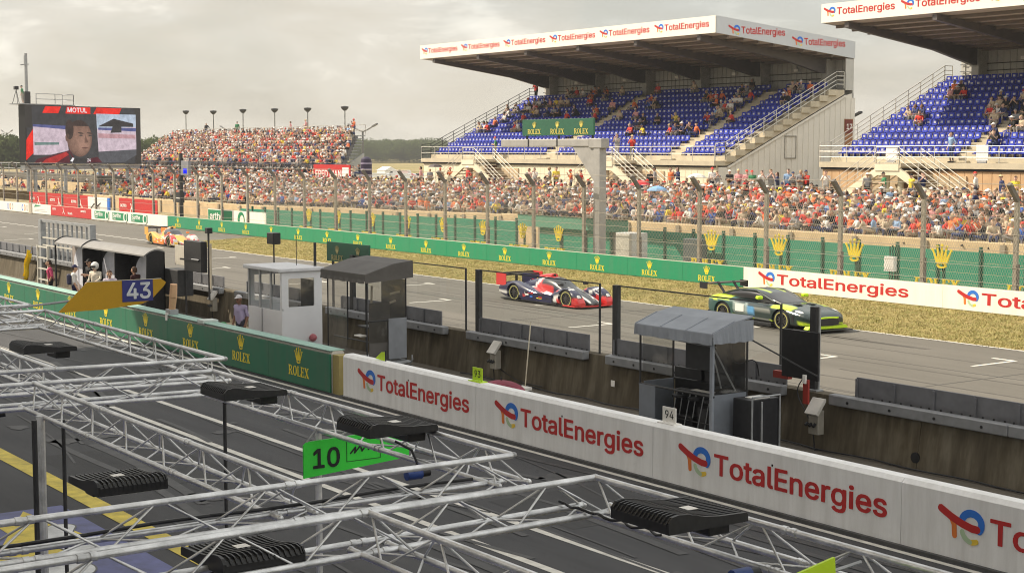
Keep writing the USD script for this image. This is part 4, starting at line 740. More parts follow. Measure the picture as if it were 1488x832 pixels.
# monitor rack and grey board left of the white cabin
t = thing('monitor_rack', 'black monitor rack with posts and a white screen behind it', 'rack', (-51.9, 22.5, 0))
obj('monitor', cbox(-.75, .75, -.12, .12, 1.85, 2.95, .015), BLACK, t); obj('white_screen', cbox(-1.9, -.78, .02, .06, 2.0, 2.72, .006), mat('cream_board', (0.45, 0.42, 0.36), .6), t)
fr(t, [((-.9, 0, 0), (-.9, 0, 2.3)), ((.92, .1, .9), (.92, .1, 3.25))], .04); fr(t, [((1.08, .1, 1.3), (1.08, .1, 2.9))], .045, CONC, 'pale_tube'); obj('camera_box', cbox(.84, 1.06, 0, .2, 3.25, 3.45, .01), BLACK, t); obj('arm', bar((-1.1, -.1, 2.25), (.6, -.14, 2.28), .06, .06), BLACK, t); obj('handle', tube((-.0, -.16, 2.30), (.65, -.16, 2.31), .02, 6), GREYP, t)
obj('dark_case', cbox(-2.1, -.92, -.3, .3, .9, 1.85, .02), DARK, t)
# folded black panel beside the clear screen
t = thing('black_panel', 'black fabric panel hanging from a post above the pit wall', 'panel')
obj('fabric', prism_x([(23.42, 1.50), (23.47, 1.50), (23.47, 2.42), (23.42, 2.42)], -23.55, -22.78), BLACK, t); obj('fabric', prism_x([(23.36, 1.44), (23.41, 1.44), (23.41, 2.44), (23.36, 2.44)], -23.5, -22.46), BLACK, t)
pass; obj('red_clamp', cat_([box(-22.57, -22.43, 23.05, 23.1, 1.0, 1.5), box(-23.9, -23.45, 23.5, 23.62, 1.35, 1.5)]), mat('red_clamp', (.28, .03, .02), .5), t); obj('white_cap', box(-22.56, -22.47, 23.02, 23.05, 1.42, 1.6), WHITE, t)
cable([(-22.9 - .2 * math.sin(q * .8), 23.45 - .01 * q, 1.5 - .17 * q) for q in np.linspace(0, 6, 12)], .012, 'black lead dangling down the pit wall under the black panel')
# socket boxes hung on the pit wall
sbx = proto_root('socket_box')
obj('cover', prism_x([(-.30, .56), (-.06, .86), (-.02, .86), (-.02, .80), (-.24, .52)], -.17, .17), mat('cover_white', (.52, .5, .46), .5), sbx); obj('box', cbox(-.15, .13, -.2, -.02, .12, .62, .01), mat('box_beige', (.30, .28, .24), .6), sbx)
for x in (-.16, -.06, .05): obj('socket', tube((x, -.2, .34), (x, -.27, .30), .035, 8), BLACK, sbx)
obj('cable_tail', pipe([(-.05, -.15, .12), (-.03, -.14, -.1), (.05, -.2, -.25)], .015, 5), BLACK, sbx)
for x, lb in ((-22.5, 'white socket box on the pit wall, right of the black flight case'), (-34.25, 'white socket box on the pit wall, left of the leaning broom'), (-52.4, 'grey socket box on the pit wall, left of the white cabin')):
    copy_of(sbx, 'socket_box', lb, 'socket box', (x, 23.5, .22), 0, 'socket boxes on the pit wall')
for x, z, lb in ((-47.2, .5, 'tiny white tag on the pit wall left of the white cabin'), (-29.4, .45, 'tiny white tag on the pit wall, right of the broom')): obj('wall_tag', cbox(x - .07, x + .07, 23.52, 23.54, z, z + .15, .004), WHITE, None, lb, 'tag')
# small crown board and camera post on the pit wall
t = thing('hoarding', 'small dark green hoarding with crowns above the pit wall, behind the brown canopy', 'sign')
obj('board', box(-44.85, -42.1, 24.0, 24.05, 2.6, 3.22), GREEND, t)
for k in range(2): put_rolex(t, (-44.15 + 1.35 * k, 23.995, 2.64), XD, .17, .27, .04, mat('dull_gold_print', (.42, .36, .16), .5))
for x in (-44.6, -42.4): obj('post', box(x - .03, x + .03, 24.06, 24.12, 1.1, 3.1), DARK, t)
t = thing('camera_post', 'small black camera box on a thin post above the track edge', 'camera', (-49.3, 24.3, 0)); obj('post', tube((0, 0, 0), (0, 0, 2.9), .03, 6), DARK, t); obj('box', cbox(-.25, .25, -.15, .15, 2.9, 3.3, .02), BLACK, t)
# yellow hose heap, blue thing and crew at the left
t = thing('yellow_flag', 'furled yellow flag leaning on the lit pit wall at the left edge', 'flag'); fl_ = np.array([(-73.9 + .35 * u + .1 * math.sin(9 * v), 23.3 - .1 * math.cos(11 * u), .2 + 1.3 * v - .25 * u) for v in np.linspace(0, 1, 8) for u in np.linspace(0, 1, 6) ]); fl_[:, 0] += (fl_[:, 2]) * .55
ff = [[r * 6 + c, r * 6 + c + 1, (r + 1) * 6 + c + 1] for r in range(7) for c in range(5)] + [[r * 6 + c, (r + 1) * 6 + c + 1, (r + 1) * 6 + c] for r in range(7) for c in range(5)]
obj('cloth', trimesh.Trimesh(fl_, np.array(ff), process=False), mat('flag_yellow', (.75, .55, .02), .7), t); obj('stick', tube((-74.0, 23.3, 0), (-73.0, 23.45, 1.7), .02, 5), CONC, t)
NVY, BLK, WHT = (.03, .03, .08), (.02, .02, .022), (.62, .60, .58)
def cap_helmet(t): obj('helmet', trimesh.creation.icosphere(2, .15).apply_scale((1, 1.1, 1.05)).apply_translation((0, -.05, 1.68)), mat('helmet_white', (.75, .74, .7), .3), t); obj('visor', cbox(-.1, .1, -.24, -.16, 1.62, 1.70, .01), BLACK, t)
def backpack(t): obj('backpack', cbox(-.15, .15, .11, .27, 1.02, 1.42, .04), mat('pack_navy', (.03, .03, .07), .7), t)
pit_person('person in a pink and black shirt and black shorts, beside the steel gate', (-61.9, 20.6, 0.0), -20, 'hip', lk((.42, .05, .12), BLK, 0, 0, shorts=True), None, 1)
pit_person('person in a pale shirt with a navy backpack, back turned, seen over the amber board', (-58.0, 20.2, .05), 165, 'idle', lk(WHT, NVY, 0, 1, capc=NVY), 'cap', 2, backpack)
pit_person('person in a white helmet and pale overalls at the arched stand', (-57.6, 20.9, .1), 40, 'reach', lk((.66, .6, .5), (.6, .58, .52), 1, 1, long=True), None, 3, cap_helmet)
pit_person('person with brown hair and lilac shirt reaching out an arm to the right', (-55.3, 20.6, 0.0), 70, 'reach', lk((.55, .48, .55), (.4, .38, .36), 0, 1), None, 4)
pit_person('person in a black and red top with a black armband near the printed panel', (-54.6, 21.3, .15), -60, 'fold', lk((.05, .02, .02), BLK, 2, 1), None, 5)
pit_person('person in a dark cap standing in the shade of the arched stand', (-59.9, 21.5, .1), 20, 'fold', lk(BLK, BLK, 0, 0, capc=BLK), 'cap', 6)
pit_person('person in a lilac checked shirt and navy vest in front of the white cabin', (-43.6, 20.35, 0.0), 25, 'idle', lk((.36, .31, .46), (.05, .05, .07), 3, 0, capc=(.6, .58, .6)), 'cap', 7)
t = thing('green_bag', 'green cloth bag held low by the man at the white cabin', 'bag', (-44.0, 19.95, .75)); b_ = trimesh.creation.icosphere(2, .2); b_.vertices *= (1.2, .7, .9); obj('bag', b_, mat('bag_green', (.06, .28, .10), .8), t)
obj('wall_clamp', cbox(-43.1, -42.65, 18.7, 19.18, 1.06, 1.17, .01), mat('pale_cap', (.5, .55, .52), .5), None, 'pale block lying on top of the green wall below the lilac-shirted man', 'block')

cable([(-36.0 + .5 * k, 23.40 + .05 * math.sin(k * 1.3), .03 + .02 * abs(math.sin(k * .7))) for k in range(40)], .018, 'long black cable lying along the foot of the pit wall')
cable([(-34.2 + .25 * k, 23.47 - .004 * k, .35 - .25 * math.sin(min(1, k / 5) * 1.5)) for k in range(9)], .014, 'black lead running from the socket box left of the broom')
# ------------------------------------------------------------------ overhead gantry with the crown board
GALV = mat('gantry_steel', (0.34, 0.33, 0.315), 0.5, 0.15, 0.12, 2.0)
t = thing('signal_gantry', 'grey steel gantry with one column and a long arm over the far barrier', 'gantry')
obj('column', cbox(-61.0, -60.48, 47.5, 47.92, 0.3, 6.24, .02), GALV, t); obj('column_head', cbox(-61.35, -60.3, 47.46, 47.96, 6.241, 6.72, .03), GALV, t)
obj('arm', cbox(-69.05, -61.36, 47.5, 47.92, 6.32, 6.70, .03), GALV, t); obj('gusset', prism_y([(-62.8, 6.32), (-61.2, 6.32), (-61.001, 6.2), (-61.001, 4.6)], 47.56, 47.86), GALV, t)
for x in (-66.5, -64.0): obj('joint_plate', box(x - .03, x + .03, 47.47, 47.499, 6.3, 6.72), DARK, t)
obj('lamp_unit', cbox(-60.75, -60.35, 46.9, 47.1, 0.75, 1.12, .02), DARK, t)
t = thing('crown_board', 'dark green board with three crowns standing on the gantry arm', 'sign')
obj('board', cbox(-67.13, -61.05, 47.55, 47.65, 6.88, 7.72, .01), mat('mid_green_board', (0.02, 0.10, 0.058), .5, 0, .06), t)
for k in range(3): put_rolex(t, (-66.05 + 2.0 * k, 47.545, 6.96), XD, .26, .34, .05, mat('gold_lettering', (.62, .52, .12), .5))
for x in (-66.9, -64.1, -61.3): obj('bracket', box(x - .04, x + .04, 47.66, 47.74, 6.70, 7.6), DARK, t)
# ------------------------------------------------------------------ grandstands
CREAM = mat('cream_wall', (0.72, 0.66, 0.50), 0.7, 0, 0.06, .7); CLAD = mat('beige_cladding', (0.68, 0.645, 0.58), 0.6, 0, 0.05, .5); CLADG = mat('grey_back_cladding', (0.46, 0.45, 0.42), 0.6, 0, 0.08, .8); TANP = mat('tan_plank', (0.52, 0.34, 0.19), 0.75, 0, .14, 1.5)
STEPM = mat('stand_concrete', (0.50, 0.44, 0.33), 0.85, 0, .12, 1.2); ROOFM = mat('roof_underside', (0.46, 0.40, 0.34), .6, 0, .08, .6); BEAM = mat('rafter_dark', (0.10, 0.09, 0.09), .5, 0, .1); FASW = mat('fascia_white', (0.80, 0.78, 0.70), .5, 0, .02, .4); FAS_SHADED = mat('fascia_side_shaded', (0.50, 0.52, 0.54), .5, 0, .03, .4); RAILM = mat('rail_white', (0.60, 0.58, 0.52), .45, .2, .06)  # side fascia is the white fascia with its shade put into the colour
SEATC = [(0.030, 0.045, 0.33), (0.035, 0.055, 0.40), (0.028, 0.04, 0.28)]
def seat_mesh(k):
    """bucket seat facing -y, origin at the middle of its foot on the step"""
    pr = [(-.19, .17), (-.20, .20), (-.05, .185), (.12, .20), (.19, .27), (.235, .52), (.215, .56), (.185, .53), (.15, .30), (.10, .225), (-.05, .21), (-.19, .225)]
    L = []
    for x0, x1, s in ((-.20, .20, 1),): L.append(prism_x([(y, z) for y, z in pr], x0, x1))
    L += [prism_x([(y + .005, z + .03) for y, z in ((-.17, .17), (-.17, .21), (.12, .215), (.19, .28), (.22, .5), (.21, .51), (.16, .27))], a, a + .025) for a in (-.224, .199)]
    L.append(box(-.03, .03, -.04, .08, 0, .19)); n1 = sum(len(m.vertices) for m in L)
    L.append(box(-.085, .085, .150, .17, .345, .47)); m = cat_(L); c = np.tile(np.array(SEATC[k]), (len(m.vertices), 1)); c[n1:] = (.55, .55, .58); return m, c
SEATS = [seat_mesh(k) for k in range(3)]
seat_cls = []
for k, (m, c) in enumerate(SEATS):
    p = stage.CreateClassPrim(f'/World/Prototypes/seat_shape_{k:03d}'); p.SetTypeName('Xform'); obj('shell', m, _mats['col'], p, col=c); seat_cls.append(p)
stand_spots = []          # (x, y, z, stand) free places for spectators
def railing(parent, pts, h=.95, n_rails=3, post=1.9, r=.022, m=None, name='railing'):
    m = m or RAILM; g_ = sub(parent, name)
    for a, b in zip(pts[:-1], pts[1:]):
        a, b = np.array(a, float), np.array(b, float); L = np.linalg.norm(b - a)
        for k in range(n_rails): q = np.array([0, 0, h * (k + 1) / n_rails]); obj('rail', tube(a + q, b + q, r, 6), m, g_)
        n = max(1, round(L / post))
        for k in range(n + 1): q = a + (b - a) * k / n; obj('post', tube(q, q + np.array([0, 0, h]), r * 1.15, 6), m, g_)
    return g_
NR, RUN, RISE, YR, ZR = 12, .865, .415, 71.0, 5.75
def grandstand(label, X0, X1, aisles, stairs, base_mat, n_ind, lettering_x, side_right, logo_z=14.02):
    t = thing('grandstand', label, 'grandstand')
    # body
    prof = [(70.0, 5.10), (70.0, 5.42), (YR, 5.42)]
    for k in range(NR): prof += [(YR + RUN * k, ZR + RISE * k - .0), (YR + RUN * (k + 1), ZR + RISE * k)]
    yt, zt = YR + RUN * NR, ZR + RISE * (NR - 1); prof += [(yt + .8, zt), (yt + .8, zt - .3), (71.2, 5.10)]
    obj('terrace', prism_x(prof, X0, X1), STEPM, t)
    obj('base_wall', box(X0 + .1, X1 - .1, 70.22, 70.4, 2.8, 5.1), base_mat, t); obj('shadow_gap', box(X0 + .05, X1 - .05, 70.12, 70.22, 4.98, 5.098), DARK, t)  # dark strip stands in for the shade under the deck edge
    for k in range(int((X1 - X0) / .62)): x = X0 + .3 + .62 * k; obj('plank', box(x, x + .585, 70.185, 70.219, 2.8, 4.93 if base_mat is TANP else 4.78), base_mat, t)
    # back wall with ribs, columns, roof
    yb = 83.0; obj('back_wall', box(X0, X1, yb, yb + .1, 2.8, 12.6), CLADG, t)
    for k in range(int((X1 - X0) / .5)): obj('back_rib', box(X0 + .2 + .5 * k, X0 + .36 + .5 * k, yb - .05, yb - .001, zt, 12.6), CLADG, t)
    for z in (zt + .9, zt + 1.35): obj('back_rail', tube((X0, yb - .12, z), (X1, yb - .12, z), .03, 6), DARK, t)
    xc = [x for x in np.arange(X0 + 1.9, X1, 6.62)]
    for x in xc:
        obj('column', box(x - .28, x + .28, yb - 1.0, yb - .06, zt, 12.55), mat('column_grey', (.36, .35, .32), .6), t)
        obj('rafter', prism_x([(70.15, 13.72), (82.9, 12.5), (82.9, 11.55), (81.6, 11.55), (78, 12.35), (70.15, 13.4)], x - .16, x + .16), BEAM, t)
    for x in xc[:-1]: obj('wall_lamp', box(x + 2.9, x + 3.3, yb - .25, yb - .051, zt + 1.5, zt + 1.7), WHITE, t); obj('speaker', box(x + 4.6, x + 5.0, yb - .35, yb - .051, zt + 2.1, zt + 2.55), DARK, t); obj('conduit', box(x + 3.07, x + 3.13, yb - .10, yb - .051, zt + 1.701, 12.4), GREYP, t)
    obj('wall_banner', box(xc[-3] - 1.25, xc[-3] - .35, yb - .12, yb - .06, zt + 1.0, zt + 2.4), WHITE, t)
    zt_ = lambda y: 14.9 - (y - 70) * .0905; zb_ = lambda y: 13.78 - (y - 70) * .0955
    obj('roof_deck', prism_x([(70.06, zb_(70) + .02), (83.1, zb_(83.1) + .02), (83.1, zt_(83.1) - .04), (70.06, zt_(70) - .04)], X0 + .05, X1 - .05), ROOFM, t)
    for k in range(9): y = 71.2 + 1.4 * k; obj('purlin', prism_x([(y - .06, zb_(y) + .015), (y + .06, zb_(y) + .015), (y + .06, zb_(y) - .16), (y - .06, zb_(y) - .16)], X0 + .1, X1 - .1), mat('purlin_brown', (.16, .13, .11), .6), t)
    obj('fascia', box(X0, X1, 69.98, 70.055, 13.78, 14.9), FASW, t)
    for x in (X0, X1): obj('side_fascia', prism_x([(70.056, zb_(70)), (83.15, zb_(83.15)), (83.15, zt_(83.15)), (70.056, zt_(70))], x - .045, x + .045), FAS_SHADED, t)
    for x in lettering_x: put_total(t, (x, 69.975, logo_z), XD, .66, 5.55)
    if side_right:
        for y, z in ((71.15, 13.62), (77.0, 13.1)): put_total(t, (X1 + .05, y, z + .0), YD, .72, 5.15, zd=(0, -.0905, 1))
        # stepped side wall with ribs
        sw = [(70.3, 3.6), (70.3, 5.09)]; sw += [(YR + RUN * NR + .8 - .02, zt - .35)]; sw += [(YR + RUN * NR + .8 - .02, 3.6)]
        obj('side_wall', prism_x([(70.4, 2.8), (70.4, 5.0), (71.2, 5.0), (yt + .9, zt - .38), (83.1, zt - .2), (83.1, 2.8)], X1 - .12, X1 + .0), CLAD, t)
        for k in range(24):
            y = 70.9 + .52 * k; zz = min(5.0 + max(0, y - 71.2) * (zt - .38 - 5.0) / (yt + .9 - 71.2), zt - .38)
            obj('side_rib', box(X1 + .001, X1 + .018, y, y + .40, 2.8, zz - .16), CLAD, t)
        obj('side_trim', bar((X1 + .03, 71.2, 4.98), (X1 + .03, yt + .9, zt - .40), .1, .13), CLAD, t)
        obj('hatch', cat_([box(X1 + .036, X1 + .06, a, b, c, d) for a, b, c, d in ((76.4, 77.5, 7.05, 7.1), (76.4, 77.5, 5.55, 5.6), (76.4, 76.44, 5.6, 7.05), (77.46, 77.5, 5.6, 7.05))]), mat('hatch_frame', (.2, .18, .15), .6), t)
        for k in range(NR): obj('step_cheek', box(X1 + .0, X1 + .09, YR + RUN * k, YR + RUN * (k + 1) - .02, ZR + RISE * k - .40, ZR + RISE * k), STEPM, t)
        obj('back_return', box(X1 - .1, X1, 82.3, 83.0, zt, 12.5), CLADG, t)
        obj('sign_band', box(X1 + .02, X1 + .05, 82.2, 83.05, 4.0, 8.3), mat('brown_sign', (.30, .14, .06), .6), t); sb_ = obj('sign', box(X1 + .051, X1 + .07, 82.25, 83.0, 7.3, 8.25), mat('dark_red_sign', (.16, .03, .02), .6), t); obj('numeral', frame(text('17', .35), (X1 + .071, 82.35, 7.6), YD, ZD), WHITE, sb_)
    # railings
    railing(t, [(X0, 70.03, 5.42), (X1, 70.03, 5.42)], .95, 3 if base_mat is TANP else 2, 2.2)
    for x, m_ in ((X0, DARK if base_mat is CREAM else RAILM), (X1, RAILM)):
        railing(t, [(x, 70.1, 5.42), (x, YR, 5.5), (x, YR + RUN * NR, zt + .1), (x, yt + .75, zt + .1)], 1.15, 4, 1.3, .026, m_)
    # seats
    S = []
    for r in range(NR):
        y = YR + RUN * r + .45; z = ZR + RISE * r; x = X0 + .55
        while x < X1 - .5:
            if not any(a - .75 < x < a + .75 for a in aisles): S.append((x, y, z, r))
            x += .505
    S = [s_ for s_ in S if s_[0] < -50.8]
    rng = random.Random(5); near = sorted(S, key=lambda s_: -(s_[0]) * 1 + .4 * s_[1])[:n_ind]; ns = set(near)
    for s_ in near: 
        o = copy_of(seat_cls[rng.choice((0, 0, 1, 2))], 'seat', None, None, s_[:3], rng.uniform(-2, 2), None, None, t)
    rest = [s_ for s_ in S if s_ not in ns]
    if rest: instancer('seats', [(m, _mats['col'], c, False) for m, c in SEATS], [s_[:3] for s_ in rest], [rng.choice((0, 0, 1, 2)) for _ in rest], parent=t)
    for s_ in S: stand_spots.append(s_)
    # aisle steps
    for a in aisles:
        for r in range(NR): obj('aisle_step', box(a - .6, a + .6, YR + RUN * r - .32, YR + RUN * r - .001, ZR + RISE * (r - 1) + .001, ZR + RISE * (r - 1) + RISE * .5), STEPM, t)
    # double stairs down to the bank
    for a in stairs:
        st = sub(t, 'double_stair'); w_ = .85; run = 4.1
        sh = sg.Polygon([(a - w_ - run, 2.8), (a - w_, 5.12), (a + w_, 5.12), (a + w_ + run, 2.8), (a + w_ + run - .75, 2.8), (a + w_ - .15, 4.72), (a - w_ + .15, 4.72), (a - w_ - run + .75, 2.8)])
        obj('stringer', prism_y(sh, 67.9, 68.1), CREAM, st); obj('landing', box(a - w_, a + w_, 68.1, 70.1, 5.2, 5.4), STEPM, st); obj('front_beam', box(a - w_ - .02, a + w_ + .02, 67.85, 67.899, 4.98, 5.36), CREAM, st)
        for s_ in (-1, 1):
            for k in range(9):
                x = a + s_ * (w_ + run * (k + .5) / 9); obj('stair_step', box(x - .25, x + .25, 68.1, 69.7, 5.2 - .26 * (k + 1), 5.27 - .26 * (k + 1)), STEPM, st)
            for y in (67.95, 69.75):
                g_ = railing(st, [(a + s_ * (w_ + run), y, 2.95), (a + s_ * w_, y, 5.3)], .95, 3, 1.5, .02)
            obj('pillar', tube((a + s_ * .5, 68.5, 2.8), (a + s_ * .5, 68.5, 4.9), .17, 10), CREAM, st)
        railing(st, [(a - w_, 67.95, 5.35), (a + w_, 67.95, 5.35)], .95, 3, 1.2, .02)
        obj('passage', box(a - w_ + .1, a + w_ - .1, 70.0, 70.15, 2.8, 4.9), mat('brown_door', (.20, .11, .05), .7), st); obj('inner_wall', box(a - w_ - 2.9, a + w_ + 2.9, 70.10, 70.18, 2.8, 4.7), mat('stair_inner', (.52, .40, .26), .8), st)
    return t
grandstand('roofed grandstand with blue seats and white lettered fascia, the whole roof in view', -113.75, -76.94, (-82.6, -97.2), (-103.3, -85.9), CREAM, 290, [-113.5 + 6.08 * k for k in range(6)], True)
grandstand('second roofed grandstand with blue seats, cut off by the right edge', -67.5, -30.0, (-57.6,), (-60.25,), TANP, 290, [-67.3 + 6.0 * k for k in range(6)], False)
t = thing('notice_board', 'white notice board on the walkway of the second grandstand', 'notice board', (-61.9, 70.12, 5.42)); obj('board', box(-.4, .4, -.02, .02, .15, .95), WHITE, t); obj('stand', box(-.3, .3, -.05, .05, 0, .15), GREYP, t)
copy2 = thing('notice_board', 'white notice board beside the aisle of the second grandstand', 'notice board', (-55.6, 70.3, 5.42)); obj('board', box(-.4, .4, -.02, .02, .15, 1.0), WHITE, copy2); obj('stand', box(-.3, .3, -.05, .05, 0, .15), GREYP, copy2)
t = thing('dark_building', 'low dark blue building seen between the two grandstands', 'building'); obj('wall', box(-92, -60, 101, 104, 0, 7.0), mat('navy_wall', (.02, .035, .075), .5), t); obj('roof_edge', box(-92, -60, 100.9, 104.1, 7.001, 7.25), DARK, t)

# ------------------------------------------------------------------ strip in front of the bank
GF = mat('green_fence_panel', (0.02, 0.21, 0.13), .55, 0, .08, 1.0); GFD = mat('green_fence_post', (0.012, 0.09, 0.055), .6)
t = thing('panel_fence', 'green horizontal panel fence with dark green posts in front of the crowd', 'fence')
x = -8.0; k = 0
while x > -108:
    n = x - 2.15
    if not (-65.6 < n < -62.2 or -74.5 < n < -72.4):
        hh_ = .44 + dz(n) * .22
        for j in range(4): obj('panel', cbox(n + .05, x - .05, 50.98, 51.0, .34 + hh_ * j, .34 + hh_ * (j + 1) - .012, .004), GF, t)
        obj('fence_post', box(x - .05, x + .05, 50.9, 51.04, .3, 2.3 + dz(n) * .85), GFD, t)
    x = n
t = thing('service_door', 'cream door and grey side wall in the gap of the green fence', 'door'); obj('leaf', box(-64.6, -62.9, 51.2, 51.26, .4, 1.9), WHITE, t); obj('frame', box(-65.3, -64.65, 51.0, 51.3, .4, 2.0), CREAM, t); obj('handle', box(-64.45, -64.38, 51.14, 51.2, 1.1, 1.2), DARK, t); obj('lintel', box(-65.3, -62.9, 51.1, 51.3, 1.901, 2.15), GREYP, t)
t = thing('electric_cabinet', 'pale grey electric cabinet in front of the green fence', 'cabinet', (-60.3, 49.4, .3)); obj('cabinet', cbox(-.65, .65, -.5, .5, 0, 1.75, .02), mat('cabinet_grey', (.52, .51, .48), .5), t); obj('door', box(-.6, .6, -.515, -.501, .1, 1.65), mat('cabinet_cream', (.6, .58, .5), .5), t)
t = thing('service_door', 'grey door panel in the left gap of the green fence', 'door'); obj('leaf', box(-74.3, -72.6, 51.1, 51.16, .4, 2.1), mat('cabinet_grey', (.52, .51, .48)), t); obj('band', box(-74.3, -72.6, 51.08, 51.099, 1.5, 1.75), GREYP, t)
t = thing('screen_mesh_panel', 'green mesh panel standing above the fence behind the gantry column', 'panel'); obj('mesh', box(-72.0, -62.2, 50.7, 50.73, 1.9, 2.55), mat('green_mesh_cloth', (.09, .25, .17), .8), t); obj('frame', cat_([box(-72.0, -62.2, 50.68, 50.699, z, z + .04) for z in (.35, 2.51)]), GFD, t)
cw = thing('low_wall', 'tan concrete wall at the foot of the spectator bank', 'wall')
for k in range(36): obj('wall_block', cbox(-160 + 4.2 * k, -160 + 4.2 * (k + 1) - .02, 55.2, 55.75, .2, 2.20 + dz(-158 + 4.2 * k), .03), mat('tan_concrete', (.50, .38, .23), .85, 0, .16, 1.0), cw)
for k in range(35): obj('pier', box(-160 + 4.2 * k + 4.05, -160 + 4.2 * k + 4.32, 55.1, 55.199, .2, 2.12 + dz(-158 + 4.2 * k)), mat('pier_grey', (.26, .22, .16), .85), cw)
wd, wl = rolex_word(.5)
crown_p = proto_root('crown_stand')
obj('crown', frame(extr(crown_shape(.98), .05), (0, -.03, 1.22), XD, ZD), YEL, crown_p); obj('post', box(-.05, .05, .03, .13, 0, 1.9), GFD, crown_p); obj('letters', frame(extr(sa.translate(wd, -wl / 2, 0), .08), (0, -.25, .36), XD, ZD), YEL, crown_p); obj('letter_rail', box(-1.2, 1.2, -.16, -.1, .2, .355), GFD, crown_p)
cx = [-35.8, -40.19, -44.73, -49.12, -53.47] + [-65.25, -68.5, -72.33, -76.48, -80.49, -84.72, -89.17, -93.19]
for i, x in enumerate(cx):
    nm = ['first', 'second', 'third', 'fourth', 'fifth', 'sixth', 'seventh', 'eighth'][i if i < 5 else i - 5]
    copy_of(crown_p, 'crown_sign', f'freestanding yellow crown and lettering, {nm} from the right ' + ('above the white barrier' if i < 5 else 'of those left of the gantry column'), 'sign', (x, 48.6, .32), 0, 'freestanding crown signs behind the barrier', (1, 1, 1) if i < 5 else (.80, 1, .88))
t = thing('cone_rack', 'white box with dark green poles standing in front of the green fence', 'rack', (-43.1, 48.9, .3)); obj('box', box(-.25, .25, -.1, .1, .95, 1.55), WHITE, t)
for k in range(4): obj('pole', tube((-.15 + .14 * k, .14, .2), (-.15 + .14 * k, .14, 1.95 + .05 * (k % 2)), .035, 6), GFD, t)
t = thing('marshal_box', 'dark grey box on legs in front of the green fence beside the fifth crown', 'box', (-56.4, 50.2, .3)); obj('box', cbox(-.6, .5, -.3, .3, .5, 1.6, .02), mat('slate', (.07, .09, .09), .6), t); obj('leg', box(-.5, -.4, -.2, .2, 0, .5), DARK, t); obj('leg', box(.3, .4, -.2, .2, 0, .5), DARK, t)
# red banner boards behind the catch fence on the left, and the region board
for (x0, x1, lb, sx) in ((-156.2, -138.2, 'long red board with white lettering behind the fence, leftmost of two', 1), (-131.6, -123.0, 'short red board with white lettering behind the fence, right of the white panel', 1)):
    t = thing('red_board', lb, 'board'); obj('board', box(x0, x1, 50.0, 50.06, .3, 1.95), RED, t)
    for k in range(int((x1 - x0) / 6)):
        lam(t, x0 + 2.6 + 6 * k, 49.995, .8, .8); obj('lettering', frame(text('acms', .32), (x0 + .3 + 6 * k, 49.99, 1.2), (1.3, 0, 0), ZD), WHITE, t)
t = thing('scribble_board', 'white board with a dark scribble between the two red boards', 'panel'); obj('board', box(-138.0, -133.2, 49.5, 49.6, .3, 1.9), WHITE, t); obj('mark', frame(extr(sg.LineString([(0, .1), (.8, .5), (1.6, .3), (2.4, .6)]).buffer(.06), .01), (-137.2, 49.49, .8), XD, ZD), DARK, t); obj('blue_edge', box(-133.1, -132.6, 49.5, 49.6, .3, 1.9), EMB['blue'], t)
t = thing('region_board', 'green and white region board behind the fence above the first crowns', 'board'); obj('board', box(-112.6, -102.5, 49.9, 49.96, .3, 1.6), WB, t); b = obj('green_panel', box(-112.5, -108.2, 49.88, 49.899, .5, 1.55), DGB, t); m_ = text('arthe', .5); obj('lettering', frame(m_, (-112.2, 49.87, .85), (1.5, 0, 0), ZD), WHITE, b); obj('leaf_emblem', frame(extr(sg.Point(0, 0).buffer(.6, 10).difference(sa.translate(sg.Point(0, 0).buffer(.36, 8), .1, 0)), .006), (-106.6, 49.89, .95), XD, ZD), DGB, t)
# ------------------------------------------------------------------ spectators
rng = random.Random(11)
TOPS = [('white', (.72, .70, .66), 9), ('red', (.58, .045, .035), 6), ('orange-red', (.68, .16, .05), 3), ('black', (.02, .02, .022), 4), ('navy', (.03, .04, .11), 3), ('grey', (.26, .26, .27), 3), ('light blue', (.25, .38, .58), 2), ('blue', (.04, .12, .45), 2), ('yellow', (.72, .56, .06), 1.2), ('green', (.05, .22, .10), 1), ('beige', (.52, .42, .30), 3), ('pink', (.66, .32, .32), 1.5)]
LEGS = [(.03, .035, .06), (.30, .25, .18), (.05, .07, .16), (.02, .02, .02), (.35, .33, .3)]
CAPS = [('white', (.75, .74, .72)), ('red', (.6, .05, .04)), ('black', (.02, .02, .02)), ('navy', (.03, .04, .1)), ('straw', (.6, .48, .28))]
seated, standing = [], []
def make_proto(i, stand):
    c = rng.choices(TOPS, [w for *_, w in TOPS])[0]; kind = rng.choice(['idle', 'fold', 'phone', 'hip'] if stand else ['knees', 'lean', 'back', 'phone', 'fold', 'knees', 'lean'])
    pose = stand_pose(rng, kind) if stand else sit_pose(rng, kind); cp = rng.choices([None, 'cap', 'hat'], [4, 4, 1.4])[0]; cc = rng.choice(CAPS) if cp != 'hat' else rng.choice((CAPS[0], CAPS[4]))
    ho = rng.randrange(5); look = dict(skin=SKIN[rng.choice((0, 1, 1, 4, 4, 2))], hair=HAIR[ho], top=c[1], legs=rng.choice(LEGS), shoes=rng.choice(((.5, .5, .5), (.03, .03, .03))), shorts=rng.random() < .6, long=rng.random() < .12, capc=cc[1], longhair=cp is None and rng.random() < .35)
    m, col = person_mesh(pose, look, 6, None, False, cp)
    hat = f'{cc[0]} cap' if cp == 'cap' else (f'{cc[0]} sun hat' if cp == 'hat' else ('long hair' if look['longhair'] else ['black hair', 'dark brown hair', 'brown hair', 'fair hair', 'grey hair'][ho]))
    cls = stage.CreateClassPrim(f'/World/Prototypes/person_shape_{i:03d}'); cls.SetTypeName('Xform'); obj('body', m, _mats['col'], cls, smooth=True, col=col)
    return dict(mesh=m, col=col, cls=cls, top=c[0], hat=hat, kind=kind)
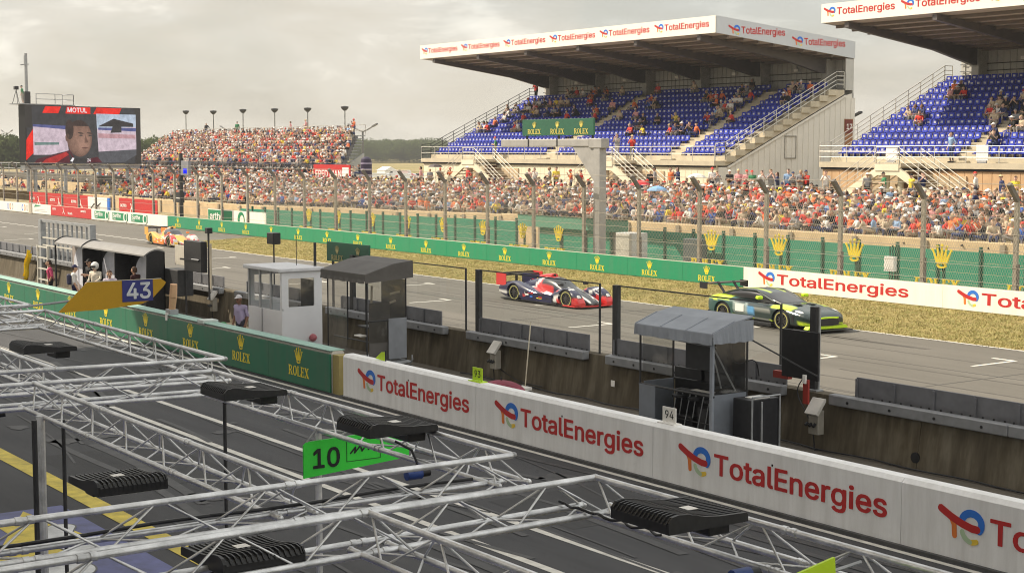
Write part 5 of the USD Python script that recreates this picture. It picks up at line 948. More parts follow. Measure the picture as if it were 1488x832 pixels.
for i in range(46): seated.append(make_proto(i, False))
for i in range(44): standing.append(make_proto(100 + i, True))
def proj(p):
    q = np.asarray(p, float) - (0, 0, CAM_H); w = q @ _fw; return 744 + 2266 * (q @ _r) / w, 416 - 2266 * (q @ _up) / w
bank_z = lambda y: 2.05 + (y - 55.6) * .0885
FOLK = []      # (pos, rz, proto, stand?, where)
ORD = ['front', 'second', 'third', 'fourth', 'fifth', 'sixth', 'seventh', 'eighth', 'ninth', 'tenth', 'eleventh', 'twelfth', 'thirteenth', 'fourteenth']
for r in range(14):
    y0 = 55.95 + .93 * r; x = -36.0
    while x > -205:
        x -= rng.uniform(.50, .72)
        if rng.random() < (.10 if x > -132 else (.4 if x > -145 else .82)): continue
        if -64 < x < -57.5 and y0 > 66.6: continue
        y = y0 + rng.uniform(-.2, .2); pr = rng.choice(seated)
        if meshkit.noise(np.array([[x * .35, y * .5, 0]]), 3)[0] < .2: continue
        FOLK.append(((x, y, bank_z(y) + dz(x) * (1 - .4 * (y - 55.6) / 13) + .12 + rng.uniform(-.06, .10)), rng.uniform(-70, 60), pr, False, f'{ORD[r]} row of the bank'))
def nearest_seat(u, v, used=set()):
    best = min((s_ for s_ in stand_spots if s_ not in used), key=lambda s_: (lambda q: (q[0] - u) ** 2 + (q[1] - v) ** 2)(proj((s_[0], s_[1], s_[2] + .7)))); used.add(best); return best
S1 = [(703,186),(712,184),(742,163),(748,158),(736,168),(770,148),(786,150),(795,148),(803,150),(824,166),(840,163),(775,161),(752,156),(858,148),(920,153),(942,148),(900,166),(958,170),(830,123),(852,130),(868,128),(930,178),(938,186),(917,190),(985,190),(996,188),(1008,188),(983,173),(1038,168),(1046,166),(1055,158),(1065,158),(1030,141),(1042,143),(1050,138),(1080,143),(1087,138),(1095,123),(1162,123),(1145,143),(955,128),(748,186),(754,184),(905,120),(880,125),(1010,120),(925,165),(1150,138),(1070,150),(1060,166),(815,158),(780,158),(860,140),(946,146),(1168,126),(760,172),(765,158),(770,156),(778,150),(783,160),(797,160),(806,162),(812,150),(818,145),(826,150),(835,128),(842,126),(874,127),(884,135),(890,150),(708,186),(718,178),(738,160),(950,150),(954,150),(1000,186),(990,176),(1034,166),(1050,165),(1060,158),(1036,141),(1046,140),(1075,141),(1082,132),(1090,128),(1156,126),(1172,123),(1148,140),(865,162),(872,165),(935,175),(926,182),(980,188)]
S2 = [(1335,158),(1345,158),(1392,128),(1400,133),(1440,153),(1452,148),(1465,148),(1478,150),(1448,183),(1475,178),(1471,152),(1384,128),(1340,162),(1485,140),(1436,158),(1446,160),(1458,156),(1470,160),(1482,156),(1458,146),(1444,186),(1482,178),(1396,130),(1388,126),(1330,162)]
for L, nm in ((S1, 'first'), (S2, 'second')):
    for u, v in L:
        s_ = nearest_seat(u, v); FOLK.append(((s_[0], s_[1] - .02, s_[2] + .17), rng.uniform(-25, 25), rng.choice(seated), False, f'{ORD[s_[3]]} row of the {nm} grandstand'))
def at_y(u, v, y):
    d = _fw + _r * (u - 744) / 2266 - _up * (v - 416) / 2266; return np.array([0, 0, CAM_H]) + d * y / d[1]
for u in (612, 625, 640, 655, 680, 770, 777, 799, 808, 830, 845, 945, 952, 975, 985, 1035, 1042, 1060, 1073, 1085, 1093, 1107, 1120, 1130, 1145, 1152, 1163, 1172, 1200, 1260, 1285, 1325, 1340, 1418, 1475, 1455):
    y = 67.9 + rng.uniform(-.2, .2); p = at_y(u, 280, y); FOLK.append(((p[0], y, bank_z(y) + dz(p[0]) * .6), rng.uniform(-60, 60), rng.choice(standing), True, f'top of the bank, {"left of the gantry column" if u < 870 else ("below the side wall" if u < 1180 else "below the second stand")}'))
for u, y, z, w_ in ((897, 70.5, 5.42, 'walkway of the first grandstand'), (919, 70.5, 5.42, 'walkway of the first grandstand'), (1383, 70.6, 5.42, 'walkway of the second grandstand'), (779, 81.6, 10.35, 'top left corner of the first grandstand'), (720, 70.5, 5.42, 'walkway of the first grandstand')):
    p = at_y(u, 200, y); FOLK.append(((p[0], y, z), rng.uniform(-40, 40), rng.choice(standing), True, w_))
far = []
for r in range(11):
    y = 71.2 + .9 * r; z = 4.5 + .31 * r; x = -129.5 - 1.35 * r
    while x > -181 - 1.0 * r:
        x -= rng.uniform(.5, .72)
        if rng.random() < .08: continue
        far.append(((x, y, z + .1), rng.uniform(-35, 35), rng.choice(seated), False, f'{ORD[r]} row of the far bleacher'))
for r in range(4):
    x = -126.5
    while x > -184:
        x -= rng.uniform(.5, .7)
        if rng.random() > .1: far.append(((x, 69.3 + .75 * r, 2.75 + .36 * r), rng.uniform(-50, 50), rng.choice(seated), False, 'far bank'))
for u, y in ((423, 81.5), (445, 81.5), (515, 80.5), (300, 81.5), (345, 81.5)):
    p = at_y(u, 200, y); far.append(((p[0], y, 7.65 if u != 515 else 7.5), rng.uniform(-60, 60), rng.choice(standing), True, 'top row of the far bleacher'))
FOLK.sort(key=lambda f: f[0][0] ** 2 + f[0][1] ** 2 - (2500 if f[3] or 'grandstand' in f[4] else 0)); vis = [f for f in FOLK if proj(f[0])[0] < 1510]
ind, rest = vis[:292], vis[292:] + far
LABS = set()
for p, rz, pr, st, where in ind:
    if 'row of the bank' in where:
        k = int((-p[0] - 33.6) // 4.27) + 1; where = where.replace('row of the bank', 'row') + f', fence bay {ORD[k].replace("front", "first") if k < 14 else "far"} from right'
    for _ in range(60):
        lab = f'{"standing" if st else "seated"} spectator, {pr["top"]} top, {pr["hat"]}, {where}'
        if lab not in LABS: break
        pr = rng.choice(standing if st else seated)
    LABS.add(lab); copy_of(pr['cls'], 'person', lab, 'person', p, rz, 'spectators of the race', rng.uniform(.94, 1.06))
protos = seated + standing; pid = {id(q): i for i, q in enumerate(protos)}
instancer('crowd', [(q['mesh'], _mats['col'], q['col'], True) for q in protos], [f[0] for f in rest], [pid[id(f[2])] for f in rest], [math.radians(f[1]) for f in rest], [rng.uniform(.92, 1.08) for _ in rest], None, 'dense crowd of spectators in summer clothes filling the bank and the far bleacher', 'crowd')
t = thing('crowd_barrier', 'thin grey railing along the top of the bank below the grandstands', 'railing'); railing(t, [(-110, 67.3, 2.9), (-76, 67.3, 2.9)], 1.0, 2, 2.5, .018, FENCEM); railing(t, [(-73, 67.3, 2.9), (-36, 67.3, 2.9)], 1.0, 2, 2.0, .018, FENCEM)

# ------------------------------------------------------------------ racing cars
def loft(S, n=28, e=2.6):
    """S: (x, yc, half width, z0, z1); superellipse rings along x"""
    t = np.arange(n) * 2 * math.pi / n; c, s = np.cos(t), np.sin(t); V = []
    S = np.array(S, float); xs = np.linspace(S[0, 0], S[-1, 0], 44); o = np.argsort(S[:, 0])
    from scipy.interpolate import PchipInterpolator as PI
    f = PI(S[o, 0], S[o, 1:]); 
    for x in xs:
        yc, hw, z0, z1 = f(x); V.append(np.c_[np.full(n, x), yc + hw * np.sign(c) * np.abs(c) ** (2 / e), (z0 + z1) / 2 + (z1 - z0) / 2 * np.sign(s) * np.abs(s) ** (2 / e)])
    k = len(V); V = np.vstack(V + [V[0].mean(0)[None], V[-1].mean(0)[None]]); F = []
    for a in range(k - 1):
        for b in range(n):
            p, q = a * n + b, a * n + (b + 1) % n; F += [[p, q, q + n], [p, q + n, p + n]]
    for b in range(n): F += [[k * n, (b + 1) % n, b], [k * n + 1, (k - 1) * n + b, (k - 1) * n + (b + 1) % n]]
    m = trimesh.Trimesh(V, np.array(F), process=False)
    if m.volume < 0: m.invert()
    return m
def arch(m, wheels, r):
    a = man(m)
    for x, y, z in wheels: a = a - man(trimesh.creation.cylinder(r, .62, sections=28).apply_transform(trimesh.transformations.rotation_matrix(math.pi / 2, [1, 0, 0])).apply_translation((x, y, z)))
    return tri(a)
def paint(parent, name, m, cf, mt=None, smooth=True):
    v = m.vertices; obj(name, m, mt or _mats['carcol'], parent, smooth=smooth, col=np.array([cf(*p) for p in v]))
def wheel(t, x, y, r, w, side, rimc):
    s = 1 if side > 0 else -1
    prof = np.array([(r * .60, -w / 2), (r * .93, -w / 2), (r, -w * .36), (r, w * .36), (r * .93, w / 2), (r * .60, w / 2)]); ty = trimesh.creation.revolve(prof, sections=28); ty.apply_transform(trimesh.transformations.rotation_matrix(math.pi / 2, [1, 0, 0])); ty.apply_translation((x, y, r))
    g_ = sub(t, 'wheel'); obj('tyre', ty, RUBBER, g_); yo = y + s * w * .40
    obj('rim', cat_([tube((x, yo - .06 * s, r), (x, yo - .02 * s, r), r * .60, 20)] + [bar((x, yo, r), (x + r * .57 * math.cos(a), yo, r + r * .57 * math.sin(a)), .035, .03, (0, 1, 0)) for a in np.arange(0, 6.28, 6.283 / 10)]), rimc, g_)
    obj('hub', tube((x, yo - .0 * s, r), (x, yo + .03 * s, r), .06, 10), DARK, g_); obj('sidewall_band', tri(man(tube((x, y + s * w * .501, r), (x, y + s * w * .506, r), r * .80, 24)) - man(tube((x, y + s * w * .45, r), (x, y + s * w * .55, r), r * .72, 24))), mat('tyre_print', (.42, .40, .12), .6), g_)
RIM = mat('dark_rim', (.09, .085, .08), .35, .6)
def prototype_car(label, loc, rz, sx, cf, rimc, finc, extra):
    t = thing('race_car', label, 'racing car', loc, rz, None, None, (sx, 1, 1)); W = [(1.0, .74), (1.0, -.74), (4.0, .72), (4.0, -.72)]
    obj('floor', cat_([box(.2, 4.1, -.92, .92, .05, .09)]), BLACK, t)
    sp = sg.Polygon([(3.9, -.95), (4.55, -.95), (4.7, -.75), (4.74, -.3), (4.74, .3), (4.7, .75), (4.55, .95), (3.9, .95)]); paint(t, 'splitter', frame(extr(sp, .045), (0, 0, .07), XD, YD), lambda x, y, z: cf('lip', x, y, z), None, False)
    paint(t, 'cockpit_body', loft([(.25, 0, .10, .30, .58), (.7, 0, .22, .2, .72), (1.3, 0, .36, .15, .90), (1.9, 0, .45, .1, 1.03), (2.35, 0, .50, .1, 1.08), (2.8, 0, .50, .1, 1.01), (3.3, 0, .47, .1, .76), (3.8, 0, .42, .1, .58), (4.3, 0, .36, .1, .40), (4.66, 0, .30, .11, .22)], 32), lambda x, y, z: cf('tub', x, y, z))
    paint(t, 'engine_deck', loft([(.2, 0, .62, .3, .60), (.8, 0, .72, .2, .66), (1.5, 0, .74, .12, .66), (2.2, 0, .70, .1, .58), (2.9, 0, .60, .1, .46), (3.3, 0, .50, .1, .36)], 28, 3.5), lambda x, y, z: cf('deck', x, y, z))
    for s in (1, -1):
        ff_ = arch(loft([(2.95, s * .66, .16, .1, .36), (3.3, s * .70, .20, .1, .58), (3.65, s * .71, .225, .1, .72), (4.0, s * .71, .235, .1, .765), (4.35, s * .71, .23, .1, .64), (4.6, s * .70, .20, .1, .40), (4.7, s * .69, .16, .1, .24)], 24, 3.2), [(4.0, s * .86, .35)], .385); paint(t, 'front_fender', ff_, lambda x, y, z: cf('ff', x, y, z), None, False)
        rf_ = arch(loft([(.1, s * .72, .20, .26, .62), (.45, s * .72, .235, .14, .76), (1.0, s * .72, .24, .1, .82), (1.4, s * .72, .235, .1, .74), (1.9, s * .70, .22, .1, .58), (2.5, s * .66, .20, .1, .42)], 24, 3.2), [(1.0, s * .88, .35)], .385); paint(t, 'rear_fender', rf_, lambda x, y, z: cf('rf', x, y, z), None, False)
        paint(t, 'wing_endplate', box(-.05, .55, s * .93 - .012, s * .93 + .012, .60, 1.10), lambda x, y, z: cf('end', x, y, z), None, False)
        obj('mirror', cbox(3.35, 3.5, s * .62 - .09, s * .62 + .09, .80, .90, .02), BLACK if extra != 'gold' else EMB['orange'], t); obj('headlight', loft([(4.40, s * .72, .10, .40, .58), (4.5, s * .72, .12, .36, .52), (4.585, s * .72, .10, .32, .43)], 16), mat('lamp_glass', (.7, .7, .68), .1), t)
        obj('wing_strut', box(.3, .42, s * .25 - .02, s * .25 + .02, .6, .98), BLACK, t)
        obj('number_panel', box(2.72, 3.06, s * .877 - .006, s * .877 + .006, .16, .40) if False else box(2.0, 2.4, s * .905 - .006, s * .905 + .006, .16, .38), WHITE, t)
    obj('rear_wing', prism_x([(-.92, .985), (.92, .985), (.92, 1.03), (-.92, 1.03)], -.02, .34), BLACK, t); obj('wing_flap', box(-.08, .0, -.92, .92, 1.04, 1.09), BLACK, t)
    obj('shark_fin', frame(extr(sg.Polygon([(1.9, 1.06), (.5, 1.06), (.42, .98), (.42, .6), (1.5, .6)]), .03), (0, .015, 0), XD, ZD), finc, t)
    paint(t, 'roof_scoop', loft([(1.5, 0, .05, .95, 1.04), (1.9, 0, .14, .98, 1.14), (2.25, 0, .17, .98, 1.19), (2.36, 0, .17, 1.0, 1.18)], 18), lambda x, y, z: cf('scoop', x, y, z)); obj('scoop_mouth', tube((2.361, 0, 1.10), (2.365, 0, 1.10), .07, 12), BLACK, t)
    dr = random.Random(len(label))
    for s in (1, -1):
        for k in range(9):
            x = dr.uniform(1.35, 3.0); z = dr.uniform(.2, .42); w_ = dr.uniform(.1, .32); obj('decal', box(x, x + w_, s * .932 - .003, s * .932 + .003, z, z + dr.uniform(.04, .09)), dr.choice((WHITE, WHITE, RED, YEL, BLACK, EMB['blue'])), t)
        for k in range(4): x = dr.uniform(.9, 1.6); obj('fin_decal', box(x, x + dr.uniform(.12, .3), s * .022 - .003, s * .022 + .003, .78 + .06 * k, .82 + .06 * k), dr.choice((WHITE, RED, YEL)), t)
        obj('side_sill', box(1.5, 3.5, s * .90 - .03, s * .90 + .03, .09, .15), BLACK, t)
        obj('side_panel', box(1.45, 3.25, s * .925 - .006, s * .925 + .006, .12, .44), finc, t)
    obj('dark_bottom', box(.15, 4.6, -.85, .85, .035, .049), BLACK, t)
    for x, y in W: wheel(t, x, y, .35, .33, y, rimc)
    obj('wiper', tube((3.1, -.1, .88), (2.6, .05, 1.07), .012, 5), BLACK, t); return t
NV, RD, WT, BK = (.014, .014, .050), (.58, .03, .03), (.75, .74, .72), (.012, .012, .014)
def livery_a(part, x, y, z):
    if part == 'lip': return RD
    if part == 'end': return RD
    if part == 'scoop': return RD
    if part == 'tub':
        if 2.15 < x < 3.35 and z > .70 + .10 * max(0, 2.9 - x) and (abs(y) > .05 or x > 2.5) and z < 1.06: return BK
        s = x - 1.2 - z * .75
        if .0 < s < .16: return WT
        if s >= .16 and x < 2.9: return RD
        if x > 3.3 and .20 < abs(y) < .28: return WT
        return NV if x < 3.3 else BK
    if part == 'deck':
        if .5 < x < .95 and .30 < z < .44: return WT
        if 2.5 < x < 2.8: return WT
        s = x - 1.0 - z * 1.0; return WT if 0 < s < .18 else (RD if s > 0 and x < 2.6 else NV)
    if part == 'ff':
        if z < .42 and x > 4.15: return RD
        if z < .30: return WT if x < 3.5 else RD
        if .02 < (x - 3.2) * .5 - (z - .3) < .10: return WT
        if x > 4.1 and .42 < z < .5: return BK
        if 3.3 < x < 3.6 and z > .6: return RD
        return NV
    if part == 'rf':
        if .30 < z < .37 and x < 2.2: return WT
        if z < .30 and x > 1.6: return RD
        return NV
    return NV
prototype_car('dark blue and red closed prototype racing car with a tall fin, passing the green boards', (-53.35, 37.45, 0), 0, 1.17, livery_a, RIM, mat('fin_navy', NV, .35, var=.05), 'a')
def livery_c(part, x, y, z):
    n = meshkit.noise(np.array([[x * 3, y * 3, z * 3]]), 4)[0]
    if part in ('lip',): return BK
    if part == 'tub' and 2.15 < x < 3.35 and z > .72: return BK
    if part in ('ff',) and z > .35: return (.62, .60, .55) if n > .5 else (.6, .05, .04)
    if part in ('rf', 'end'): return (.72, .36, .03)
    return (.72, .40, .03) if n > .5 else ((.66, .6, .5) if n > .38 else (.45, .05, .05))
prototype_car('orange and gold prototype racing car at the left, half hidden behind the stand', (-98.2, 40.0, 0), -4, 1.15, livery_c, RIM, EMB['orange'], 'gold')
# the closed grand tourer
t = thing('race_car', 'dark green coupe racing car with lime yellow accents and a rear wing', 'racing car', (-42.55, 39.4, 0), -5.5, None, None, (1.22, 1, 1)); DG, LM = (.007, .020, .018), (.50, .66, .02)
def gt(x, y, z):
    if z < .26: return BK
    if x < 1.1 and z > .78 and abs(y) > .45: return LM
    if 3.1 < x < 3.9 and z > .72 and abs(y) > .62: return LM
    if 1.3 < x < 1.95 and .40 < z < .76: return (.30, .36, .34)
    if 1.95 < x < 2.3 and .42 < z < .68: return (.10, .30, .55)
    if x < 1.3 and z > .3: return (.025, .08, .07)
    if 2.3 < x < 3.1 and abs((z * 3.1) % .62 - .2) < .1: return (.25, .26, .24)
    if x > 4.2 and z < .34: return LM
    if x > 3.1 and z > .6 and .22 < abs(y) < .31: return LM
    if 1.0 < x < 3.9 and .27 < z < .33: return LM
    if x < 1.6 and .62 < z < .72: return (.45, .47, .42)
    return DG
WH = [(.85, .80), (.85, -.80), (3.55, .80), (3.55, -.80)]
b = loft([(0, 0, .80, .34, .84), (.12, 0, .92, .24, .92), (.5, 0, .985, .14, .97), (1.0, 0, .98, .12, .96), (1.7, 0, .94, .12, .90), (2.4, 0, .94, .12, .88), (3.1, 0, .98, .12, .88), (3.6, 0, .985, .12, .86), (4.1, 0, .95, .13, .76), (4.45, 0, .84, .14, .66), (4.62, 0, .66, .16, .54)], 44, 4.2)
paint(t, 'body_shell', arch(b, [(x, y * 1.1, .35) for x, y in WH], .40), gt, None, False)
def gtr(x, y, z):
    if z > 1.16 + .02 * abs(x - 1.8) and abs(y) < .5: return LM if .10 < abs(y) < .17 or .30 < abs(y) < .36 else DG
    return BK
paint(t, 'cabin_glass', loft([(.30, 0, .50, .80, .94), (.7, 0, .62, .80, 1.10), (1.2, 0, .68, .80, 1.22), (1.8, 0, .69, .80, 1.27), (2.3, 0, .67, .80, 1.22), (2.8, 0, .63, .80, 1.05), (3.25, 0, .56, .78, .88)], 36, 3.0), gtr)
for s in (1, -1):
    obj('roof_pillar', pipe([(2.95, s * .64, .90), (2.5, s * .66, 1.08), (2.1, s * .62, 1.22), (1.3, s * .63, 1.2), (.75, s * .60, 1.06), (.4, s * .6, .92)], .03, 6), mat('pillar_green', DG, .35), t, smooth=True)
    obj('door_mirror', cbox(2.55, 2.72, s * 1.02 - .11, s * 1.02 + .11, .98, 1.10, .03), ACID, t); obj('headlight', loft([(4.02, s * .74, .12, .60, .74), (4.2, s * .72, .13, .56, .71), (4.42, s * .66, .09, .50, .62)], 14), mat('lamp_glass', (.7, .7, .68), .1), t)
    obj('wing_endplate', box(-.32, .06, s * .93 - .01, s * .93 + .01, 1.10, 1.34), BLACK, t); obj('wing_stay', bar((.3, s * .35, .95), (-.05, s * .35, 1.33), .03, .10, (0, 1, 0)), DARK, t)
    obj('side_skirt', cbox(1.25, 3.15, s * .965 - .03, s * .965 + .03, .09, .2, .01), BLACK, t); obj('number_panel', box(1.45, 1.85, s * .952 - .004, s * .952 + .004, .46, .72), WHITE, t); obj('vent', box(3.95, 4.1, s * .93 - .03, s * .93 + .03, .34, .58), BLACK, t)
obj('rear_wing', box(-.30, .04, -.92, .92, 1.27, 1.31), mat('wing_brown', (.06, .05, .045), .4), t); obj('splitter', cbox(4.05, 4.78, -.96, .96, .07, .11, .015), BLACK, t); obj('front_lip', prism_x([(-.88, .14), (.88, .14), (.80, .24), (-.80, .24)], 4.45, 4.64), ACID, t)
obj('grille', loft([(4.40, 0, .60, .22, .54), (4.56, 0, .56, .22, .52), (4.655, 0, .46, .24, .48)], 20, 3), BLACK, t); obj('grille_surround', loft([(4.3, 0, .66, .50, .60), (4.5, 0, .60, .48, .575), (4.64, 0, .46, .46, .53)], 16, 3), ACID, t)
obj('bonnet_vent', cat_([box(3.5, 3.75, s * .3 - .12, s * .3 + .12, .865, .875) for s in (1, -1)]), BLACK, t); obj('diffuser', box(-.05, .3, -.8, .8, .12, .34), BLACK, t)
for x, y in WH: wheel(t, x, y, .35, .31, y, RIM)

for k, (u, y, z, c, lb) in enumerate(((633, 67.0, 3.2, (.10, .08, .08), 'dark parasol held up in the crowd below the left stair of the first grandstand'), (955, 57.5, 2.3, (.20, .38, .62), 'light blue cloth umbrella in the crowd right of the gantry column'), (930, 60.5, 2.5, (.62, .05, .06), 'red umbrella in the crowd just right of the gantry column'), (1012, 64, 2.9, (.7, .68, .62), 'white umbrella in the crowd beside a fence post'))):
    p = at_y(u, 300, y); t = thing('umbrella', lb, 'umbrella', (p[0], y, z)); m_ = trimesh.creation.revolve(np.array([(.62, 1.55), (.45, 1.70), (.2, 1.80), (0, 1.83)]), sections=8); obj('canopy', m_, mat(f'umbrella_cloth_{k}', c, .7), t); obj('shaft', tube((0, 0, .6), (0, 0, 1.82), .012, 5), DARK, t)
# ------------------------------------------------------------------ the far left: bleacher, video wall, lamps, trees, car park
def at_d(u, v, D):
    d = _fw + _r * (u - 744) / 2266 - _up * (v - 416) / 2266; return np.array([0, 0, CAM_H]) + d * (D / math.hypot(d[0], d[1]))
t = thing('bleacher', 'open bleacher carrying the far crowd, with a pale slanted end panel', 'bleacher')
for r in range(11):
    y = 71.2 + .9 * r; z = 4.5 + .31 * r; xr = -128.8 - 1.35 * r; xl = -182 - 1.0 * r
    obj('tread', box(xl, xr, y - .3, y + .58, z - .08, z), STEEL, t); obj('riser', box(xl, xr, y - .33, y - .301, z - .38, z - .0), mat('bleacher_dark', (.05, .05, .055), .7), t)
railing(t, [(-182, 70.7, 4.2), (-129, 70.7, 4.2)], 1.0, 2, 3, .03, mat('bleacher_rail', (.06, .06, .08), .5)); railing(t, [(-192, 81.2, 7.6), (-143, 81.2, 7.6)], 1.1, 2, 3, .025, FENCEM)
dv = np.array((-12.5, 9.4, 0)); dl = np.linalg.norm(dv); obj('end_panel', frame(extr(sg.Polygon([(0, 2.6), (0, 4.5), (dl, 5.75), (dl, 2.6)]), .15), (-128.6, 70.4, 0), dv / dl, ZD), mat('panel_grey', (.33, .33, .32), .6), t)
t = thing('banner_tower', 'dark purple inflatable tower with pale lettering beside the bleacher end', 'banner', (-125.8, 71.5, 2.7)); m_ = trimesh.creation.revolve(np.array([(0, 0), (.5, 0), (.52, .4), (.52, 2.2), (.45, 2.6), (.25, 2.75), (0, 2.8)]), sections=18); obj('body', m_, mat('dark_purple', (.035, .025, .06), .5), t, smooth=40)
for z in (1.0, 1.55, 2.1): obj('lettering_line', tri(man(tube((0, 0, z), (0, 0, z + .16), .53, 18)) - man(tube((0, 0, z - .1), (0, 0, z + .3), .515, 18))), mat('lilac_print', (.28, .25, .36), .5), t)
t = thing('red_sign', 'red sign with white capitals in front of the bleacher end', 'sign', (-127.8, 69.0, -.38)); obj('board', box(-3.6, 3.4, 0, .1, 3.4, 5.15), RED, t); obj('lettering', frame(text('FRED MANS', .62), (-3.3, -.01, 4.0), (1.18, 0, 0), ZD), WHITE, t); obj('white_corner', box(2.0, 3.2, -.02, -.001, 3.9, 4.9), WHITE, t)
for x in (-3.3, 3.1): obj('post', box(x - .06, x + .06, .1, .2, 2.4, 5.1), STEEL, t)
# video wall
A, B = at_d(38, 240, 168), at_d(205, 233, 180); A[2] = B[2] = 0; xd = B - A; WL = np.linalg.norm(xd); xd /= WL; ztop = at_d(38, 152, 168)[2]; zbot = at_d(38, 240, 168)[2]; SH = ztop - zbot
nrm = np.cross(xd, ZD)
t = thing('video_wall', 'large outdoor video wall showing a close-up of a man, oil sponsor name on top', 'screen')
def on(u, v, d=.02): return A + xd * (u * WL) + np.array((0, 0, zbot + v * SH)) + nrm * d
def flat(name, pts, m, d, parent=None): return obj(name, frame(extr(sg.Polygon([(a * WL, b * SH) for a, b in pts]) if not hasattr(pts, 'area') else pts, .01), A + np.array((0, 0, zbot)) + nrm * d, xd, ZD), m, parent or t)
bodyb = frame(box(0, WL, 0, SH, -.9, 0), A + np.array((0, 0, zbot)), xd, ZD); obj('cabinet', bodyb, BLACK, t)
E_ = lambda n, c, s=1.0: emit('screen_' + n, c, s)
K_ = 0.75
flat('screen_ground', [(0.01, .01), (.99, .01), (.99, .99), (.01, .99)], E_('dark', (.06, .058, .06), K_), .012)
pic = sub(t, 'picture')
flat('red_stripe', [(.14, .87), (.27, .87), (.295, .985), (.165, .985)], E_('red', (.78, .03, .02), K_), .03, pic); flat('red_stripe', [(.33, .87), (.545, .87), (.545, .985), (.345, .985)], E_('red', (.7, .03, .02), K_), .03, pic); flat('red_stripe', [(.57, .87), (.80, .87), (.825, .985), (.60, .985)], E_('red', (.7, .03, .02), K_), .03, pic)
flat('red_edge', [(.0, .08), (.06, .2), (.06, .6), (.005, .42)], E_('red', (.7, .03, .02), K_), .03, pic)
m_ = text('MOTUL', .075 * SH); m_.vertices[:, 0] *= 1.25; obj('lettering', frame(m_, on(.345, .895, .045), xd, ZD), E_('white', (.8, .78, .8), K_), pic)
flat('pale_crowd', [(.06, .17), (.06, .64), (.33, .62), (.35, .24), (.2, .17)], E_('pink', (.60, .48, .54), K_), .03, pic); flat('blue_band', [(.06, .64), (.06, .68), (.33, .66), (.33, .60)], E_('blue', (.10, .11, .26), K_), .034, pic); flat('green_band', [(.07, .33), (.07, .38), (.27, .38), (.27, .34)], E_('grn', (.16, .24, .22), K_), .034, pic)
flat('pale_inset', [(.61, .22), (.595, .88), (.955, .88), (.955, .25)], E_('pink', (.60, .48, .54), K_), .03, pic); flat('inset_sky', [(.60, .62), (.597, .88), (.955, .88), (.955, .66)], E_('skyb', (.45, .52, .62), K_), .033, pic); flat('inset_roof', [(.61, .66), (.75, .80), (.93, .72), (.93, .66), (.82, .66), (.82, .56), (.72, .55), (.74, .66)], E_('ink', (.05, .045, .045), K_), .036, pic); flat('inset_shade', [(.61, .60), (.61, .64), (.955, .64), (.955, .58)], E_('blue', (.10, .11, .26), K_), .035, pic); flat('inset_ground', [(.61, .03), (.61, .22), (.955, .26), (.955, .16), (.84, .03)], E_('slate', (.10, .10, .11), K_), .034, pic)
flat('inset_crowd', [(.61, .46), (.61, .54), (.95, .52), (.95, .45)], E_('rose', (.52, .30, .32), K_), .035, pic)
flat('jacket', [(.06, .03), (.09, .10), (.30, .21), (.36, .25), (.40, .10), (.52, .10), (.60, .13), (.64, .03)], E_('jkt', (.10, .02, .03), K_), .038, pic); flat('jacket_red', [(.12, .03), (.16, .10), (.33, .22), (.35, .17), (.24, .03)], E_('jr', (.42, .03, .03), K_), .042, pic); flat('collar', [(.35, .24), (.38, .12), (.50, .10), (.53, .17), (.50, .03), (.36, .03)], E_('ink', (.05, .045, .045), K_), .044, pic)
hd_ = sa.scale(sg.Point(0, 0).buffer(1, 20), .108 * WL, .315 * SH); hd_ = sa.translate(sa.rotate(hd_, 4), .445 * WL, .45 * SH)
flat('face', hd_, E_('face', (.18, .10, .075), K_), .05, pic)
for q in range(7): f_ = q / 6; flat('face_light', sa.translate(sa.scale(sg.Point(0, 0).buffer(1, 16), (.098 - .055 * f_) * WL, (.30 - .16 * f_) * SH), (.452 + .035 * f_) * WL, (.45 - .01 * q) * SH).intersection(hd_), E_(f'skin_{q}', tuple(np.array((.20, .115, .085)) * (1 + .11 * q)), K_), .0505 + .0006 * q, pic)
flat('hair', hd_.intersection(sg.box(0, .66 * SH, WL, SH)).union(sa.translate(sa.scale(sg.Point(0, 0).buffer(1, 12), .035 * WL, .17 * SH), .36 * WL, .60 * SH)), E_('hair', (.06, .04, .035), K_), .057, pic); flat('ear', sa.translate(sa.scale(sg.Point(0, 0).buffer(1, 10), .018 * WL, .07 * SH), .342 * WL, .46 * SH), E_('face', (.20, .115, .085), K_), .057, pic)
for u in (.455, .535): flat('brow', sa.rotate(sa.translate(sa.scale(sg.Point(0, 0).buffer(1, 8), .026 * WL, .012 * SH), u * WL, .54 * SH), -6), E_('hair', (.06, .04, .035), K_), .06, pic); flat('eye', sa.translate(sa.scale(sg.Point(0, 0).buffer(1, 8), .016 * WL, .011 * SH), (u + .002) * WL, .50 * SH), E_('ink', (.05, .045, .045), K_), .06, pic)
flat('nose', [(.495, .52), (.52, .38), (.485, .37)], E_('face', (.20, .115, .085), K_), .061, pic); flat('mouth', sa.translate(sa.scale(sg.Point(0, 0).buffer(1, 8), .03 * WL, .010 * SH), .49 * WL, .285 * SH), E_('lip', (.13, .05, .045), K_), .061, pic)
flat('badge', [(.36, .06), (.38, .12), (.395, .11), (.38, .05)], E_('white', (.8, .78, .8), K_), .063, pic); m_ = text('24', .05 * SH); obj('badge_lettering', frame(m_, on(.505, .05, .065), xd, ZD), E_('white', (.8, .78, .8), K_), pic)
bz = box(.945 * WL, WL, 0, SH, .001, .03); obj('bezel', frame(bz, A + np.array((0, 0, zbot)), xd, ZD), DARK, t); obj('bezel', frame(box(0, .055 * WL, .62 * SH, SH, .001, .026), A + np.array((0, 0, zbot)), xd, ZD), DARK, t)
for u in (.1, .35, .65, .9): obj('support_leg', tube(A + xd * u * WL - nrm * .5, A + xd * u * WL - nrm * .5 + np.array((0, 0, zbot)), .2, 8), STEEL, t)
